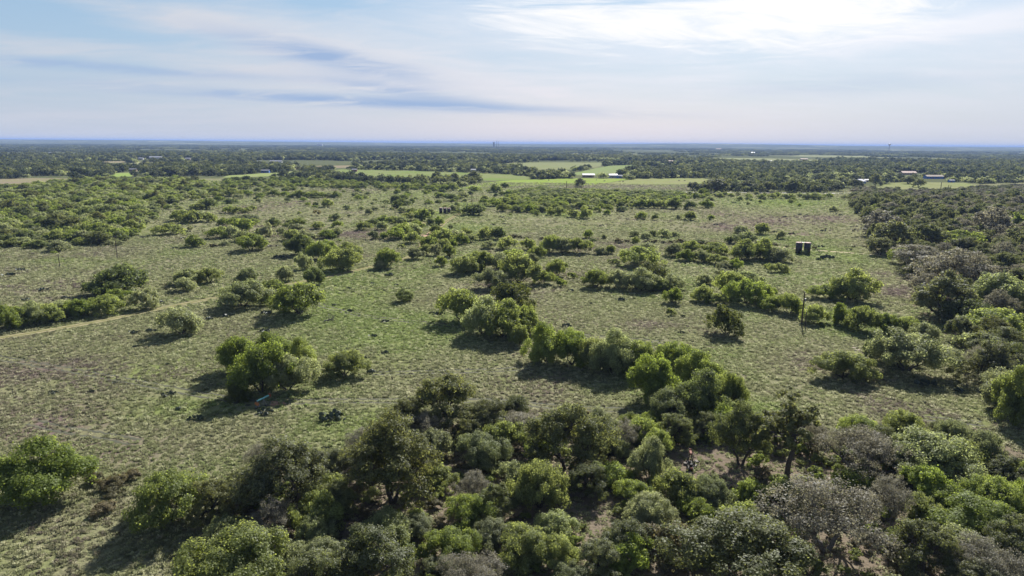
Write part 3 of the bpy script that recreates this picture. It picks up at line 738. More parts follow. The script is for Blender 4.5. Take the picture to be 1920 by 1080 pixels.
# ------------------------------------------------------------------ trees and shrubs
# survey of the trees one can tell apart: base x, base y, width, height (in pixels of the 1920 px picture), kind | label
SURVEY = '''
178 908 34 22 R|dry dark bush first beside the left-edge bright mesquite
202 918 38 22 R|dry dark bush second between the two bright left mesquites
228 912 40 26 R|dry dark bush third between the two bright left mesquites
250 900 34 22 R|dry dark bush touching the bright mesquite with long shadow
212 930 40 20 R|dry dark bush lowest of the row between two bright mesquites
196 966 42 22 R|dry low bush alone under the row between bright mesquites
75 948 190 105 M|bright green spreading mesquite cut off by the photo's left edge, near bottom corner
322 990 152 102 M|bright green mesquite near bottom left with long shadow across grass
540 975 190 138 O|dark leafy oak rising beside the bright mesquite of the bottom left
735 965 215 168 V|large grey-green oak with bare twigs showing, left of the small bright tree
838 812 162 104 V|round-topped brownish oak jutting up into the pasture at the wood's edge
1062 895 165 128 V|broad olive oak with leaning dark trunk, left of the rusty pumpjack's clearing
1010 962 96 98 M|smooth bright green small tree amid dark brush at bottom centre
1388 884 118 118 O|oak with stout dark bare trunk standing by the rusty pumpjack's clearing
1474 904 150 148 T|tall thin-leaved oak with straight dark trunk, tallest of the near wood
1602 905 165 100 G|silvery grey oak right behind the tall thin-leaved oak
1690 838 84 66 M|bright green mesquite on the wood's edge against the right-hand pasture
1610 832 80 56 M|bright green mesquite touching the one on the right-hand pasture edge
1545 1062 270 160 G|very wide silver-grey oak with dark forked trunks at bottom right
1385 1128 290 122 V|yellowish olive oak crown along the bottom edge, before the wide silver oak
700 1122 200 118 O|grey-green oak crown cut by the bottom edge, left of centre
450 1118 195 112 M|rounded leafy green crown cut by the bottom edge near the left
1660 990 120 90 G|grey thinly leaved oak filling the gap right of the wide silver oak
1745 900 150 92 P|pale green oak-like mesquite on the slope of the bottom right wood
1862 960 90 66 M|low bright green mesquite by bare soil near the bottom right
1820 1010 140 66 M|low yellow-green mesquite spread above the bottom right corner
1780 858 70 72 A|grey-green small tree at the far lip of the bottom right wood
1838 875 74 70 A|silver-grey small tree beside the shaded gap at lower right
1905 800 90 90 M|bright mesquite at the right edge below the long oak wood
1885 770 110 70 P|pale green mesquite bulging from right edge above shaded gap
620 905 95 60 A|silver grey bush leaning on the dark leafy oak
905 880 90 66 A|dull green bush between the two big olive oaks
1100 940 100 70 O|dark oak bush shading ground behind the small bright tree
1215 905 80 76 P|pale grey-green small tree left of the rusty pumpjack
1230 858 66 52 M|bright green bush on the upper left rim of the rusty pumpjack's clearing
1190 955 70 50 M|vivid green bush below the pale grey-green small tree
1215 1000 90 70 P|pale leafy bush with a grey dead bush in front
1255 1050 95 70 R|grey leafless tangled bush in the bottom centre brush
885 1000 92 66 M|vivid green bush left of bottom centre, lower than the small bright tree
850 1060 90 66 M|green bush near the bottom edge with shaded gap on its left
985 1070 105 74 M|green leafy tree at bottom edge, below the small bright tree
920 1030 80 50 A|grey-green bush squeezed between bright bushes at bottom centre
1040 1075 84 70 M|bright green bush standing at the bottom edge just right of centre
780 1010 70 40 A|low grey bush under the large grey-green oak
1330 960 80 60 A|ash-grey bush left of the wide silver oak
1120 835 80 60 P|pale bush on the sunlit edge behind the leaning oak
1080 790 40 36 R|dark small bush on the faint wheel track at the wood's edge
1310 790 100 74 D|dark mesquite at the lower end of the long central hedge of trees
1360 768 70 60 M|bright mesquite at the far lower right end of the central hedge
1250 795 80 66 A|grey-green tree below the lower end of the central hedge
1220 757 84 74 M|vivid green round mesquite standing proud before the central hedge
1024 684 78 60 M|first mesquite at upper left end of the long central hedge
1072 690 76 58 M|second mesquite along the long central hedge from its upper left end
1112 696 66 58 M|third mesquite along the long central hedge from its upper left end
1150 706 80 66 P|pale mesquite in the middle of the long central hedge
1192 706 66 54 M|mesquite just right of the pale one in the central hedge
1260 706 76 52 M|bright mesquite on the upper right side of the central hedge
1310 735 80 60 M|green mesquite behind the lower end of the central hedge
1170 690 60 40 M|low mesquite behind the pale one of the central hedge
868 607 78 54 M|leafy mesquite below the solitary dark olive dome tree
905 632 82 58 P|pale mesquite heading the clump below the dark olive dome tree
945 638 86 58 M|wide green mesquite in the clump below the dark olive dome tree
984 628 46 54 M|vivid green mesquite at right end of the clump below the olive dome
972 648 38 34 M|small upright mesquite in front of the clump below the olive dome
956 586 82 56 H|solitary dark olive dome-shaped tree beside the central utility pole
984 594 36 28 H|small olive shrub tucked against the dark olive dome tree
757 567 33 21 D|little lone round tree in open grass left of the dark olive dome
493 744 104 84 M|front green mesquite of the clump above the teal pumpjack
446 704 76 62 M|left mesquite of the clump above the teal pumpjack
512 694 78 54 M|rear mesquite of the clump above the teal pumpjack
568 705 58 56 M|right mesquite of the clump above the teal pumpjack
540 738 88 66 P|pale mesquite in front right of the clump above the teal pumpjack
446 757 46 40 H|round olive bush just left of the teal pumpjack
647 709 70 42 M|lone rounded mesquite right of the pumpjack clump
341 630 68 44 P|lone pale round mesquite between dirt track and open grass
228 555 108 54 D|biggest dark domed mesquite on the far side of the dirt track
200 590 58 34 M|rounded mesquite right beside the dirt track under the dark domed one
222 572 46 28 M|bright low mesquite against the foot of the dark domed one
273 580 46 33 P|pale round mesquite right of the dark domed one by the track
353 534 48 28 P|pale mesquite of the trio above the dirt track
392 532 44 26 M|greenest mesquite of the trio above the dirt track
347 547 34 22 P|smallest mesquite of the trio above the dirt track
466 538 40 35 A|greyish thin-leaved small tree above the dirt track
534 529 32 25 P|small pale tree next to the short post by the track
587 537 38 31 D|small dark tree standing on the dirt track's edge by a lamp-like pole
458 579 84 44 P|wide pale mesquite below the track, left of two
512 560 54 32 M|mesquite between the two wide ones below the track
561 594 92 54 M|wide green mesquite below the track, right of two
10 622 50 42 M|mesquite at the left edge where the dirt track leaves the photo
37 614 50 38 M|second roadside mesquite from left edge
68 608 48 36 P|third roadside mesquite from left edge
97 607 46 30 M|fourth roadside mesquite from left edge
120 597 50 32 P|fifth roadside mesquite from left edge
145 597 52 34 M|sixth roadside mesquite from left edge
1578 714 94 48 M|lone flat-topped mesquite in the right-hand pasture with shadow toward camera
1697 704 136 70 P|broad many-stemmed grey-green mesquite right of pale rock slabs
1632 674 32 32 D|dark little tree between the rock slabs and the broad grey-green mesquite
1359 630 66 54 H|solitary feathery olive tree in the middle of right-hand pasture
1598 566 78 48 M|wide mesquite above the tall utility pole, toward the oak wood
1548 562 54 26 M|low part-shaded mesquite left of the wide one above the tall pole
1480 590 46 33 M|mesquite immediately left of the tall utility pole
1445 585 42 24 M|low mesquite second to the left of the tall utility pole
1524 608 44 30 M|mesquite immediately right of the tall utility pole
1541 613 14 8 S|tiny bush right of the tall utility pole
1575 610 40 32 M|leftmost mesquite of the row leading into the oak wood
1612 622 52 40 M|second mesquite of the row leading into the oak wood
1660 628 50 34 M|third mesquite of the row leading into the oak wood
1697 632 44 32 M|fourth mesquite of the row leading into the oak wood
1730 646 54 34 P|last mesquite of the row where it meets the oak wood
1763 600 128 82 O|great dark domed oak at the pasture corner of the wood
1800 545 150 56 G|wide silvery grey oak behind the great dark domed oak
1720 512 110 42 G|silvery grey oak at the wood's edge beyond the pale track's end
1667 472 76 56 O|dark oak where the pale track reaches the wood
1735 470 72 50 O|second dark oak behind the end of the pale track
1650 446 88 48 G|grey oak at the left tip of the right wood
1802 466 74 32 M|bright mesquite among dark oaks above the pale track's end
1858 448 84 58 G|tall grey oak beside the small track through the wood
1910 440 44 34 M|bright green mesquite by the small wood track at right edge
1700 498 50 30 M|bright mesquite at the wood edge just past the pale track
1870 580 100 58 P|pale green mesquite behind the great dark domed oak's right shoulder
1860 640 110 52 M|bright mesquite at right edge below the great dark domed oak
1880 690 130 70 V|olive oak at right edge opposite the lone flat-topped mesquite
1820 615 80 46 D|dark mesquite in front of the great domed oak
1397 572 62 44 M|largest mesquite in the cluster left of the tall pole, over feathery tree
1370 556 52 40 M|left mesquite of the cluster behind the feathery olive tree
1400 540 54 30 P|rear mesquite of the cluster behind the feathery olive tree
1424 566 46 34 M|right mesquite of the cluster behind the feathery olive tree
1318 567 40 30 M|mesquite just outside the feathery tree's cluster, on its left
1343 572 34 20 M|small bright bush-like mesquite just above the feathery olive tree
1447 556 20 14 M
1320 534 30 19 P
1357 522 34 16 P
1117 540 50 30 M|left mesquite of the row right of the central utility pole
1160 542 46 30 P|pale mesquite of the row right of the central utility pole
1200 547 60 34 P|broad pale mesquite of the row right of the central utility pole
1222 536 66 42 H|dark olive tree behind the row right of the central pole
1238 547 34 19 M
1260 543 42 24 P
1262 570 32 26 M|small mesquite dropped below the row right of the central pole
1258 592 18 15 S
870 515 54 30 M|left front mesquite of the pack behind the central utility pole
900 508 56 32 M|second mesquite from left in the pack behind the central pole
936 507 52 30 P|pale mesquite in middle of the pack behind the central pole
962 500 50 28 M|rear mesquite of the pack behind the central utility pole
922 543 56 34 P|mesquite with the central utility pole's foot beside it
975 535 72 50 M|tallest mesquite of the pack, right of the central pole
1018 534 32 25 M
1043 520 42 31 M|detached mesquite at right end of the pack behind central pole
995 497 28 24 A
1048 538 24 19 S
1073 522 16 12 S
640 510 68 42 M|big bright mesquite in the clump above the track's lamp-like pole
653 490 50 28 M
563 480 52 32 D|dark mesquite at left of the clump above the lamp-like pole
600 488 44 30 M|mesquite in middle of the clump above the lamp-like pole
577 478 38 28 M
612 476 34 24 M
569 506 29 27 P|pale little tree in front of the clump above the lamp-like pole
725 504 42 31 M|mesquite on the dirt track's edge at its bend, dark shadow over track
712 508 24 16 P
723 477 20 11 M
780 487 30 22 A|grey thin tree touching the dirt track above its bend
797 477 20 16 M
817 480 22 19 P
842 482 25 20 M
832 469 26 18 M
848 465 18 14 M
803 464 32 20 M
828 500 20 17 M
753 466 12 9 S
772 457 29 19 M|vivid bright green round mesquite left of the red soil patch
743 450 30 22 M
757 446 36 24 M
777 440 28 18 P
782 429 26 14 M
747 436 26 14 P
700 449 19 17 A|pale stalky little tree left of the bright one by the red soil
720 449 17 12 M
682 432 27 15 M
698 425 25 13 D
717 432 23 15 P
720 420 30 13 M
738 419 26 12 M
753 419 24 11 P
767 415 32 15 M
792 414 31 20 M
808 407 20 14 P
818 439 26 15 M
832 455 40 24 M
852 452 32 20 P
866 459 25 17 M
882 455 24 14 P
873 442 24 12 M
845 429 10 9 A
913 450 28 21 M
934 450 30 21 D
892 447 14 8 S
917 467 25 14 P|pale rounded mesquite low in the grass right of the red soil thicket
951 469 34 22 M
990 469 26 20 M
1007 484 32 21 M
1032 475 38 29 M
1055 476 38 26 P
1082 476 44 28 M
1125 478 25 13 P
1145 477 19 15 M
1198 499 66 34 M|big mesquite mound below the wire fence, left of the tank pair
1213 475 36 17 P
1262 482 32 25 A
1152 495 22 6 S
1293 475 40 21 M
1287 490 34 18 M
1317 492 28 20 P
1340 480 46 24 M
1343 497 31 19 M
1393 490 52 32 M
1380 507 27 19 M
1357 507 27 14 P
1427 488 50 32 M
1460 492 46 26 P
1440 505 15 10 M
1460 512 31 17 M
1397 459 42 25 A|thin grey-green tree on the fence line left of the tank pair
1367 457 16 12 D
1388 439 28 14 P
1428 440 27 19 M
1464 449 18 15 P
1508 478 15 9 P|pale bush growing against the foot of the tank pair
1310 459 24 8 D
1103 447 17 14 M
1132 448 11 9 P
1112 454 15 6 D
1161 456 17 10 R
1190 444 18 10 P
1192 456 15 10 M
1210 448 19 10 P
1224 444 16 11 P
1246 445 25 14 P
1266 445 15 9 P
316 441 46 20 M
340 415 36 19 M
364 418 42 21 M
391 416 30 16 M
366 464 33 19 M|round mesquite alone left of the two-trunked pair above dirt track
400 464 15 8 R
420 462 18 9 A
410 448 34 19 M
434 446 30 21 P
458 436 42 23 M
440 426 32 16 M
463 418 40 15 A
475 423 20 12 M
421 422 22 12 M
470 472 52 30 M|wide dark-bottomed mesquite casting a pool of shadow at centre left
454 454 38 18 P
486 443 17 12 P
501 445 27 21 P
513 425 26 14 D
527 439 17 10 P
558 424 30 15 M
556 434 31 13 P
546 452 33 19 M
562 449 30 16 P
583 449 25 11 P
597 430 24 13 M
614 448 35 17 M
629 445 24 17 P
633 427 17 12 M
629 414 20 15 A
595 404 12 10 Y|small yellow-leaved bush alone in the open pasture
375 394 25 13 M
393 393 23 18 D
365 393 20 10 M
432 382 24 8 D
430 400 21 13 M
446 401 21 12 M
463 399 20 10 M
473 395 13 9 M
486 380 13 8 P
614 389 21 14 M
592 388 12 8 D
577 386 10 7 M
560 371 23 13 M
576 371 20 11 M
591 371 21 11 M
604 371 19 10 M
618 371 20 10 P
631 371 19 10 M
513 368 19 11 M
535 368 15 9 M
497 367 15 7 P
482 366 11 6 P
463 366 21 9 M
437 369 30 15 M
446 373 18 9 P
398 363 25 9 D
365 368 21 10 D
413 348 18 8 D
437 353 15 8 M
453 348 10 6 M
755 392 35 17 D|large dark rounded tree left of the three tanks
741 381 19 13 D
756 374 17 8 D
772 383 14 11 D
756 399 21 11 P
774 400 21 9 M
802 382 11 8 D
847 377 23 12 D|dark round bush in green grass right above the three tanks
857 390 12 10 D
849 399 23 14 P|pale tree at the right end of the three tanks
886 404 47 21 D|big dark bush mound by the track end right of the three tanks
942 397 21 14 M
927 387 28 14 M
946 385 27 14 M
823 422 19 13 M
807 423 13 13 D
692 403 16 11 P
678 394 11 7 P
650 393 13 8 P
675 372 11 7 D
663 368 10 6 P
702 395 15 7 P
745 364 14 10 M
717 355 12 8 M
762 357 23 13 M
782 350 20 11 D
808 358 27 10 M
833 358 20 12 M
850 358 19 12 M
825 371 17 9 M
868 371 19 11 P
890 359 22 10 M
930 361 25 13 M
947 352 15 8 D
820 342 27 19 O
838 342 17 13 O
852 343 19 18 O
872 342 15 13 O
888 342 25 20 O
1088 351 25 16 O|very dark round oak alone before the brightest green field
1033 404 15 12 M
1050 404 21 14 M
1077 408 25 14 M
1097 410 25 19 M
1120 398 15 10 M
1140 397 21 13 M
1137 403 13 9 M
1165 397 21 9 D
1006 405 9 7 D
1203 411 23 14 M
1228 413 11 10 D
1272 411 11 8 P
1190 391 17 10 M
1204 391 27 16 M
1223 391 22 15 M
1241 391 24 14 M
1264 392 25 17 D
1293 393 21 14 D
1325 390 25 13 M
1293 413 25 15 M
1333 412 13 8 M
1320 364 19 10 M
1305 373 18 10 M
1332 376 15 8 P
1403 371 13 7 M
1425 381 8 7 M
1403 384 7 6 P
1447 373 17 10 M
1458 371 14 9 M
1472 373 16 9 P
1483 373 16 9 M
1483 381 12 7 M
1499 387 8 6 M
1528 374 34 13 M
1512 374 16 10 P
1562 397 17 11 P
1641 348 27 21 O
1703 345 31 15 O
1722 352 23 17 O
1604 354 30 18 O
1340 362 60 22 O
1300 357 34 16 O
1488 361 42 26 O
1440 360 34 20 O
1400 358 40 20 O
1525 360 28 20 O
'''
KIND = {'M': ('mesq', 'mesq', 'mesquite_tree', 'green mesquite'), 'P': ('mesq', 'mesq_pale', 'mesquite_tree', 'pale green mesquite'),
        'D': ('mesq', 'mesq_dark', 'mesquite_tree', 'dark green mesquite'), 'O': ('oak', 'oak', 'oak_tree', 'dark green oak'),
        'G': ('wisp', 'grey', 'oak_tree', 'grey oak'), 'V': ('oak', 'olive', 'oak_tree', 'olive oak'), 'T': ('tall', 'olive', 'oak_tree', 'thin-leaved oak'),
        'H': ('huis', 'huis', 'olive_tree_shrub', 'olive dome-shaped tree'), 'S': ('shrub', 'mesq', 'shrub', 'green bush'),
        'R': ('shrub', 'drybrush', 'shrub', 'dry brown bush'), 'A': ('mesq', 'greygreen', 'shrub', 'grey-green bush'), 'Y': ('shrub', 'yellow', 'shrub', 'yellow bush')}
KIND['H'] = ('huis', 'huis', 'huisache_tree', 'olive dome-shaped tree')
trees = []   # dicts: pos, w, h (metres), kind letter, label, group, src
def add_tree(x, y, w, h, k, label=None, group=None, src='survey', base=None):
    p = ground_at(x, y) if base is None else Vector((base[0], base[1], 0))
    trees.append(dict(p=p, w=w, h=h, k=k, label=label, group=group, src=src, px=(x, y)))
for ln in SURVEY.strip().splitlines():
    dat, _, lab = ln.partition('|')
    x, y, w, h, k = dat.split(); x, y, w, h = map(float, (x, y, w, h))
    z = depth_of(ground_at(x, y))
    hm = h*z/FPX*0.97
    wm = w*z/FPX
    # the picture shows the near side of the crown: set the trunk half a crown back, and take off the depth of the crown seen from above
    near_ = y > 830
    wm *= (1.0 if near_ else 1.05); hm = max(hm*(1.05 if near_ else 1.24 if k in 'MPDH' else 1.08) - 0.06*wm, 0.5*hm)
    p = ground_at(x, y)
    back = Vector((p.x, p.y, 0)).normalized()*wm*0.22
    add_tree(x, y, wm, hm, k, lab or None, base=(p + back)[:2])

rng = np.random.default_rng(77)
taken = np.array([(t['p'].x, t['p'].y, t['w']) for t in trees])
def free(p, w, f=0.42):
    d = np.hypot(taken[:, 0]-p[0], taken[:, 1]-p[1])
    return not (d < f*(taken[:, 2] + w)/1.0).any()
CLEARINGS = [(ground_at(1295, 872), 8.0), (ground_at(1345, 885), 6.5), (ground_at(1298, 898), 5.5), (ground_at(1330, 905), 4.0), (ground_at(1885, 435), 12.0), (ground_at(1900, 850), 6.0), (ground_at(1830, 920), 4.5), (ground_at(1880, 430), 10.0), (ground_at(1100, 960), 3.0), (ground_at(850, 960), 3.0), (ground_at(1380, 910), 3.5)]
def fill(poly, step, seed, choices, label, group, src, keep=1.0, f=0.42):
    """choices: list of (weight, kind, wmin, wmax, h/w)"""
    g = np.random.default_rng(seed); wts = np.array([c[0] for c in choices], float); wts /= wts.sum()
    for q in jitter_fill(poly, step, seed, keep):
        if any((q[0]-c.x)**2 + (q[1]-c.y)**2 < r*r for c, r in CLEARINGS): continue
        _, k, w0, w1, hw = choices[g.choice(len(choices), p=wts)]
        w = g.uniform(w0, w1)
        if not free(q, w, f): continue
        if src == 'left':
            gap = smooth_noise(np.array([q]), 34, 91)[0]*0.65 + smooth_noise(np.array([q]), 13, 92)[0]*0.35
            if gap < 0.33: continue
            w *= 0.70 + 0.75*gap
        if src in ('right', 'mid'):      # younger, lower growth along the far margin by the clearings
            yy = px_arr(np.array([q]))[1][0]
            if yy < 376: hw *= 0.45 + 0.4*max(0.0, (yy-352)/24)
        lab = label[k] if isinstance(label, dict) else label
        grp = group[k] if isinstance(group, dict) else group
        trees.append(dict(p=Vector((q[0], q[1], 0)), w=w, h=w*hw*g.uniform(0.85, 1.2), k=k, label=lab, group=grp, src=src, px=None))
W_LAB = {'M': 'green mesquite merged into the dense oak wood along the right edge', 'P': 'pale mesquite merged into the dense oak wood along the right edge',
         'O': 'dark oak crown packed within the dense wood along the right edge', 'G': 'silvery oak crown packed within the dense wood along the right edge',
         'V': 'olive oak crown packed within the dense wood along the right edge', 'D': 'dark mesquite merged into the dense oak wood along the right edge'}
fill(WOODS_RIGHT, 8.2, 21, [(3, 'O', 8, 14, .66), (2, 'G', 8, 13, .66), (1.5, 'V', 8, 12, .62), (1.6, 'M', 5, 8, .62), (1.2, 'P', 5, 8, .62), (.8, 'D', 5, 8, .6)],
     W_LAB, {k: v.split(' ')[0] + ' trees of the right wood' for k, v in W_LAB.items()}, 'right')
N_LAB = {'M': 'green bush in the tangled brush along the bottom of the photo', 'P': 'pale bush in the tangled brush along the bottom of the photo', 'A': 'grey bush in the tangled brush along the bottom of the photo',
         'S': 'low green shrub on bare soil in the bottom brush', 'R': 'low dry brown shrub on bare soil in the bottom brush', 'V': 'olive oak sapling in the tangled brush along the bottom', 'O': 'dark oak bush in the tangled brush along the bottom', 'G': 'grey oak sapling in the tangled brush along the bottom'}
N_GRP = {k: 'bottom brush, ' + v.split(' in ')[0].split(' on ')[0] for k, v in N_LAB.items()}
fill(WOODS_NEAR, 5.4, 22, [(2.6, 'M', 4, 7.5, .72), (1.8, 'P', 4, 7.0, .70), (1.1, 'A', 3.5, 6.5, .68), (1.8, 'O', 6, 9.5, .68), (.7, 'G', 6, 9, .66), (1.0, 'V', 6, 9.5, .68)], N_LAB, N_GRP, 'near', 0.80, 0.29)
fill(WOODS_NEAR, 2.9, 23, [(3, 'S', 1.3, 3.0, .6), (2.4, 'R', 1.2, 2.8, .55)], N_LAB, N_GRP, 'near', 0.75, 0.12)
T_LAB = {'M': 'green mesquite packed in the dense thicket at the left edge', 'P': 'pale mesquite packed in the dense thicket at the left edge', 'D': 'dark mesquite packed in the dense thicket at the left edge', 'V': 'olive oak packed in the dense thicket at the left edge'}
fill(THICKET_LEFT, 6.0, 24, [(3, 'M', 4, 11, .58), (3.4, 'P', 4, 10, .58), (1.2, 'D', 5, 11, .60), (.4, 'V', 8, 12, .62)], T_LAB, {k: v.split(' ')[0] + ' trees of the left thicket' for k, v in T_LAB.items()}, 'left', 0.97, 0.30)
MARGIN = gpoly([(60,500),(180,482),(262,462),(275,430),(282,418),(330,398),(430,372),(470,350),(412,347),(395,360),(330,380),(290,398),(258,414),(252,432),(240,452),(165,467),(60,478)])
fill(MARGIN, 8.5, 33, [(3, 'M', 2.5, 6.5, .6), (2, 'P', 2.5, 6, .6), (1, 'D', 3, 6, .6)], T_LAB, {k: v.split(' ')[0] + ' trees of the left thicket' for k, v in T_LAB.items()}, 'left', 0.42, 0.35)
C_LAB = {'M': 'small green mesquite in the far central thicket below the fields', 'P': 'small pale mesquite in the far central thicket below the fields', 'D': 'small dark mesquite in the far central thicket below the fields'}
C_GRP = {k: v.split(' ')[1] + ' trees of the far central thicket' for k, v in C_LAB.items()}
fill(THICKET_MID, 9.0, 25, [(4, 'M', 6, 11, .58), (2, 'P', 6, 9, .58), (2, 'D', 6, 11, .55)], C_LAB, C_GRP, 'mid', 0.85, 0.25)
def strip(pts): return gpoly(pts)
F_LAB = {'M': 'tiny far green mesquite dotting the pasture below the fields', 'P': 'tiny far pale mesquite dotting the pasture below the fields', 'D': 'tiny far dark mesquite dotting the pasture below the fields'}
F_GRP = {k: v.split(' ')[2] + ' mesquites dotting the far pasture' for k, v in F_LAB.items()}
fill(strip([(400,378),(420,346),(640,346),(860,356),(960,356),(950,392),(700,380),(560,378)]), 15, 26, [(3, 'M', 4, 9, .55), (2, 'P', 3, 6, .6), (1, 'D', 4, 8, .6)], F_LAB, F_GRP, 'far', 0.40, 0.3)
fill(strip([(410,349),(430,338),(560,336),(680,345),(820,352),(830,357),(640,354)]), 9, 27, [(3, 'M', 5, 10, .55), (2, 'D', 5, 10, .6)], F_LAB, F_GRP, 'far', 0.6, 0.3)
fill(strip([(1280,376),(1290,362),(1390,364),(1560,366),(1600,372),(1590,378),(1440,377)]), 13, 28, [(3, 'M', 4, 8, .55), (2, 'P', 4, 7, .6)], F_LAB, F_GRP, 'far', 0.55, 0.3)
fill(strip([(300,440),(330,385),(420,372),(640,378),(660,470),(420,480)]), 21, 29, [(2, 'M', 1.5, 4, .6), (2, 'P', 1.5, 4, .6)], F_LAB, F_GRP, 'far', 0.30, 0.5)
fill(strip([(640,372),(960,380),(960,405),(900,420),(660,425)]), 19, 30, [(2, 'M', 1.5, 4, .6), (2, 'P', 1.5, 4, .6)], F_LAB, F_GRP, 'far', 0.35, 0.5)

NTH = 'first second third fourth fifth sixth seventh eighth ninth tenth eleventh twelfth thirteenth fourteenth fifteenth sixteenth seventeenth eighteenth nineteenth twentieth'.split() + ['twenty-first', 'last']
for i_, (x, y, w, h) in enumerate([(962,446,16,6),(975,447,12,5),(988,448,12,5),(1016,449,9,5),(1038,449,7,3),(1062,450,8,4),(1176,454,11,5),(1212,455,12,5),(1228,455,12,6),(1244,456,10,5),(1258,456,10,5),(1275,455,18,9),(1290,457,16,6),(1312,459,18,8),(1335,459,20,6),(1350,459,16,5),(1430,461,20,7),(1450,462,16,5),(1476,464,9,4),(1527,468,8,6),(1600,464,8,4),(1622,465,8,4)]):
    z = depth_of(ground_at(x, y)); add_tree(x, y, w*z/FPX, h*z/FPX, 'R', f'low dark scrub on the wire fence, {NTH[i_]} from its left end', 'scrub along the wire fence')
# the largest of each kind become objects; what is left over of the thickets is one mass each
def px_size(t): return t['w']*FPX/depth_of(t['p'])
NEAR_MAX = {'mesquite_tree': 300, 'oak_tree': 230, 'shrub': 270, 'huisache_tree': 20}
solo, rest = [], []
for nm, cap in NEAR_MAX.items():
    L = [t for t in trees if KIND[t['k']][2] == nm]
    for t in L:
        x, y = to_px(t['p']); t['seen'] = -60 < x < 1980 and y < 1250
    L.sort(key=lambda t: (-(t['label'] is not None and t['src'] == 'survey'), -(t['src'] == 'survey'), -px_size(t)*t['seen']))
    solo += [t for t in L[:cap] if t['seen']]; rest += L[cap:] + [t for t in L[:cap] if not t['seen']]
print('trees', len(trees), 'solo', len(solo), 'rest', len(rest))

# labels for the surveyed trees without one: which way from the nearest landmark, counted outwards
MARKS = [('the three dark tanks', 835, 400), ('the pair of dark tanks', 1505, 474), ('the red soil patch', 800, 440), ('the tall utility pole', 1503, 608), ('the central utility pole', 928, 538),
         ('the vivid bright round mesquite', 772, 457), ('the lamp-like pole', 584, 505), ('the yellow-leaved bush', 595, 404), ('the dark round oak before the field', 1088, 351),
         ('the big mound below the fence', 1198, 499), ('the round lone mesquite above the track', 366, 464), ('the wide dark-bottomed mesquite', 470, 472), ('the far pale road', 1470, 362), ('the row of far oaks', 852, 343), ('the feathery olive tree', 1359, 630)]
ORD = ['nearest', 'second', 'third', 'fourth', 'fifth', 'sixth', 'seventh', 'eighth', 'ninth', 'tenth', 'eleventh', 'twelfth', 'thirteenth', 'fourteenth', 'fifteenth', 'sixteenth', 'seventeenth', 'eighteenth']
bins = {}
for t in trees:
    if t['src'] == 'survey' and t['px']:
        x, y = t['px']
        nm, mx, my = min(MARKS, key=lambda m: math.hypot(x-m[1], (y-m[2])*2.6))
        dx, dy = x-mx, (y-my)*2.6
        way = ('to the right of' if dx > 0 else 'to the left of') if abs(dx) > abs(dy) else ('below' if dy > 0 else 'above')
        bins.setdefault((nm, way, KIND[t['k']][3]), []).append((math.hypot(dx, dy), t))
for (nm, way, kd), L in bins.items():
    for i, (_, t) in enumerate(sorted(L, key=lambda q: q[0])):
        if not t['label']:
            t['label'] = f"{kd}, {ORD[min(i, 17)]} {way} {nm}" if len(L) > 1 else f"{kd}, only one {way} {nm}"
            t['group'] = 'mesquites and oaks standing in the pasture'

AREA = {
 'near': [('the small bright tree at bottom centre', 1010, 950), ('the rusty pumpjack', 1294, 874), ('the wide silver oak', 1545, 1030), ('the tall thin-leaved oak', 1474, 895), ('the dark leafy oak at bottom left', 540, 960), ('the large grey-green oak', 735, 955),
          ('the leaning olive oak', 1062, 885), ('the round-topped oak', 838, 805), ('the low bright mesquite at bottom right', 1862, 955), ('the grey leafless bush', 1255, 1045), ('the yellowish bottom-edge oak', 1385, 1075), ('the silvery oak by the tall one', 1602, 900), ('the pasture-edge mesquite at lower right', 1690, 835), ('the leafy bottom-edge crown near left', 450, 1075), ('the grey-green bottom-edge crown', 700, 1075)],
 'right': [('the great dark domed oak', 1763, 595), ('the end of the pale track', 1700, 485), ('the small wood track', 1885, 435), ('the grey oak at the wood tip', 1650, 446), ('the broad grey-green mesquite', 1697, 700), ('the house clearing', 1720, 355), ('the right-edge olive oak', 1880, 690), ('the wood corner by the far road', 1600, 370), ('the wide silvery oak', 1800, 545), ('the shaded gap at right edge', 1900, 790)],
 'left': [('the taller pole by the thicket', 220, 484), ('the lone pole on the green strip', 112, 492), ('the thicket corner at the left edge', 0, 480), ('the far beige clearing', 60, 348), ('the thicket tip toward the pasture', 250, 430)],
 'mid': [('the very dark round oak', 1088, 351), ('the far bare brown field', 1200, 352), ('the front of the central thicket', 1100, 398), ('the left end of the central thicket', 960, 390), ('the right end of the central thicket', 1265, 380)],
 'far': [('the far pale road', 1470, 362), ('the three dark tanks', 835, 400), ('the yellow-leaved bush', 595, 404), ('the row of far oaks', 852, 343), ('the red field shed', 665, 322), ('the left thicket tip', 400, 355)]}
bins = {}
for t in solo:
    if t['src'] in AREA:
        x, y = to_px(t['p'])
        nm, mx, my = min(AREA[t['src']], key=lambda m: math.hypot(x-m[1], (y-m[2])*2.0))
        dx, dy = x-mx, (y-my)*2.0
        way = ('right of' if dx > 0 else 'left of') if abs(dx) > abs(dy) else ('below' if dy > 0 else 'above')
        bins.setdefault((nm, way, KIND[t['k']][3]), []).append((math.hypot(dx, dy), t))
for (nm, way, kd), L in bins.items():
    for i, (_, t) in enumerate(sorted(L, key=lambda q: q[0])):
        t['label'] = (f"{kd}, {ORD[min(i, 17)]} one {way} {nm}") if len(L) > 1 else f"{kd}, only one just {way} {nm}"

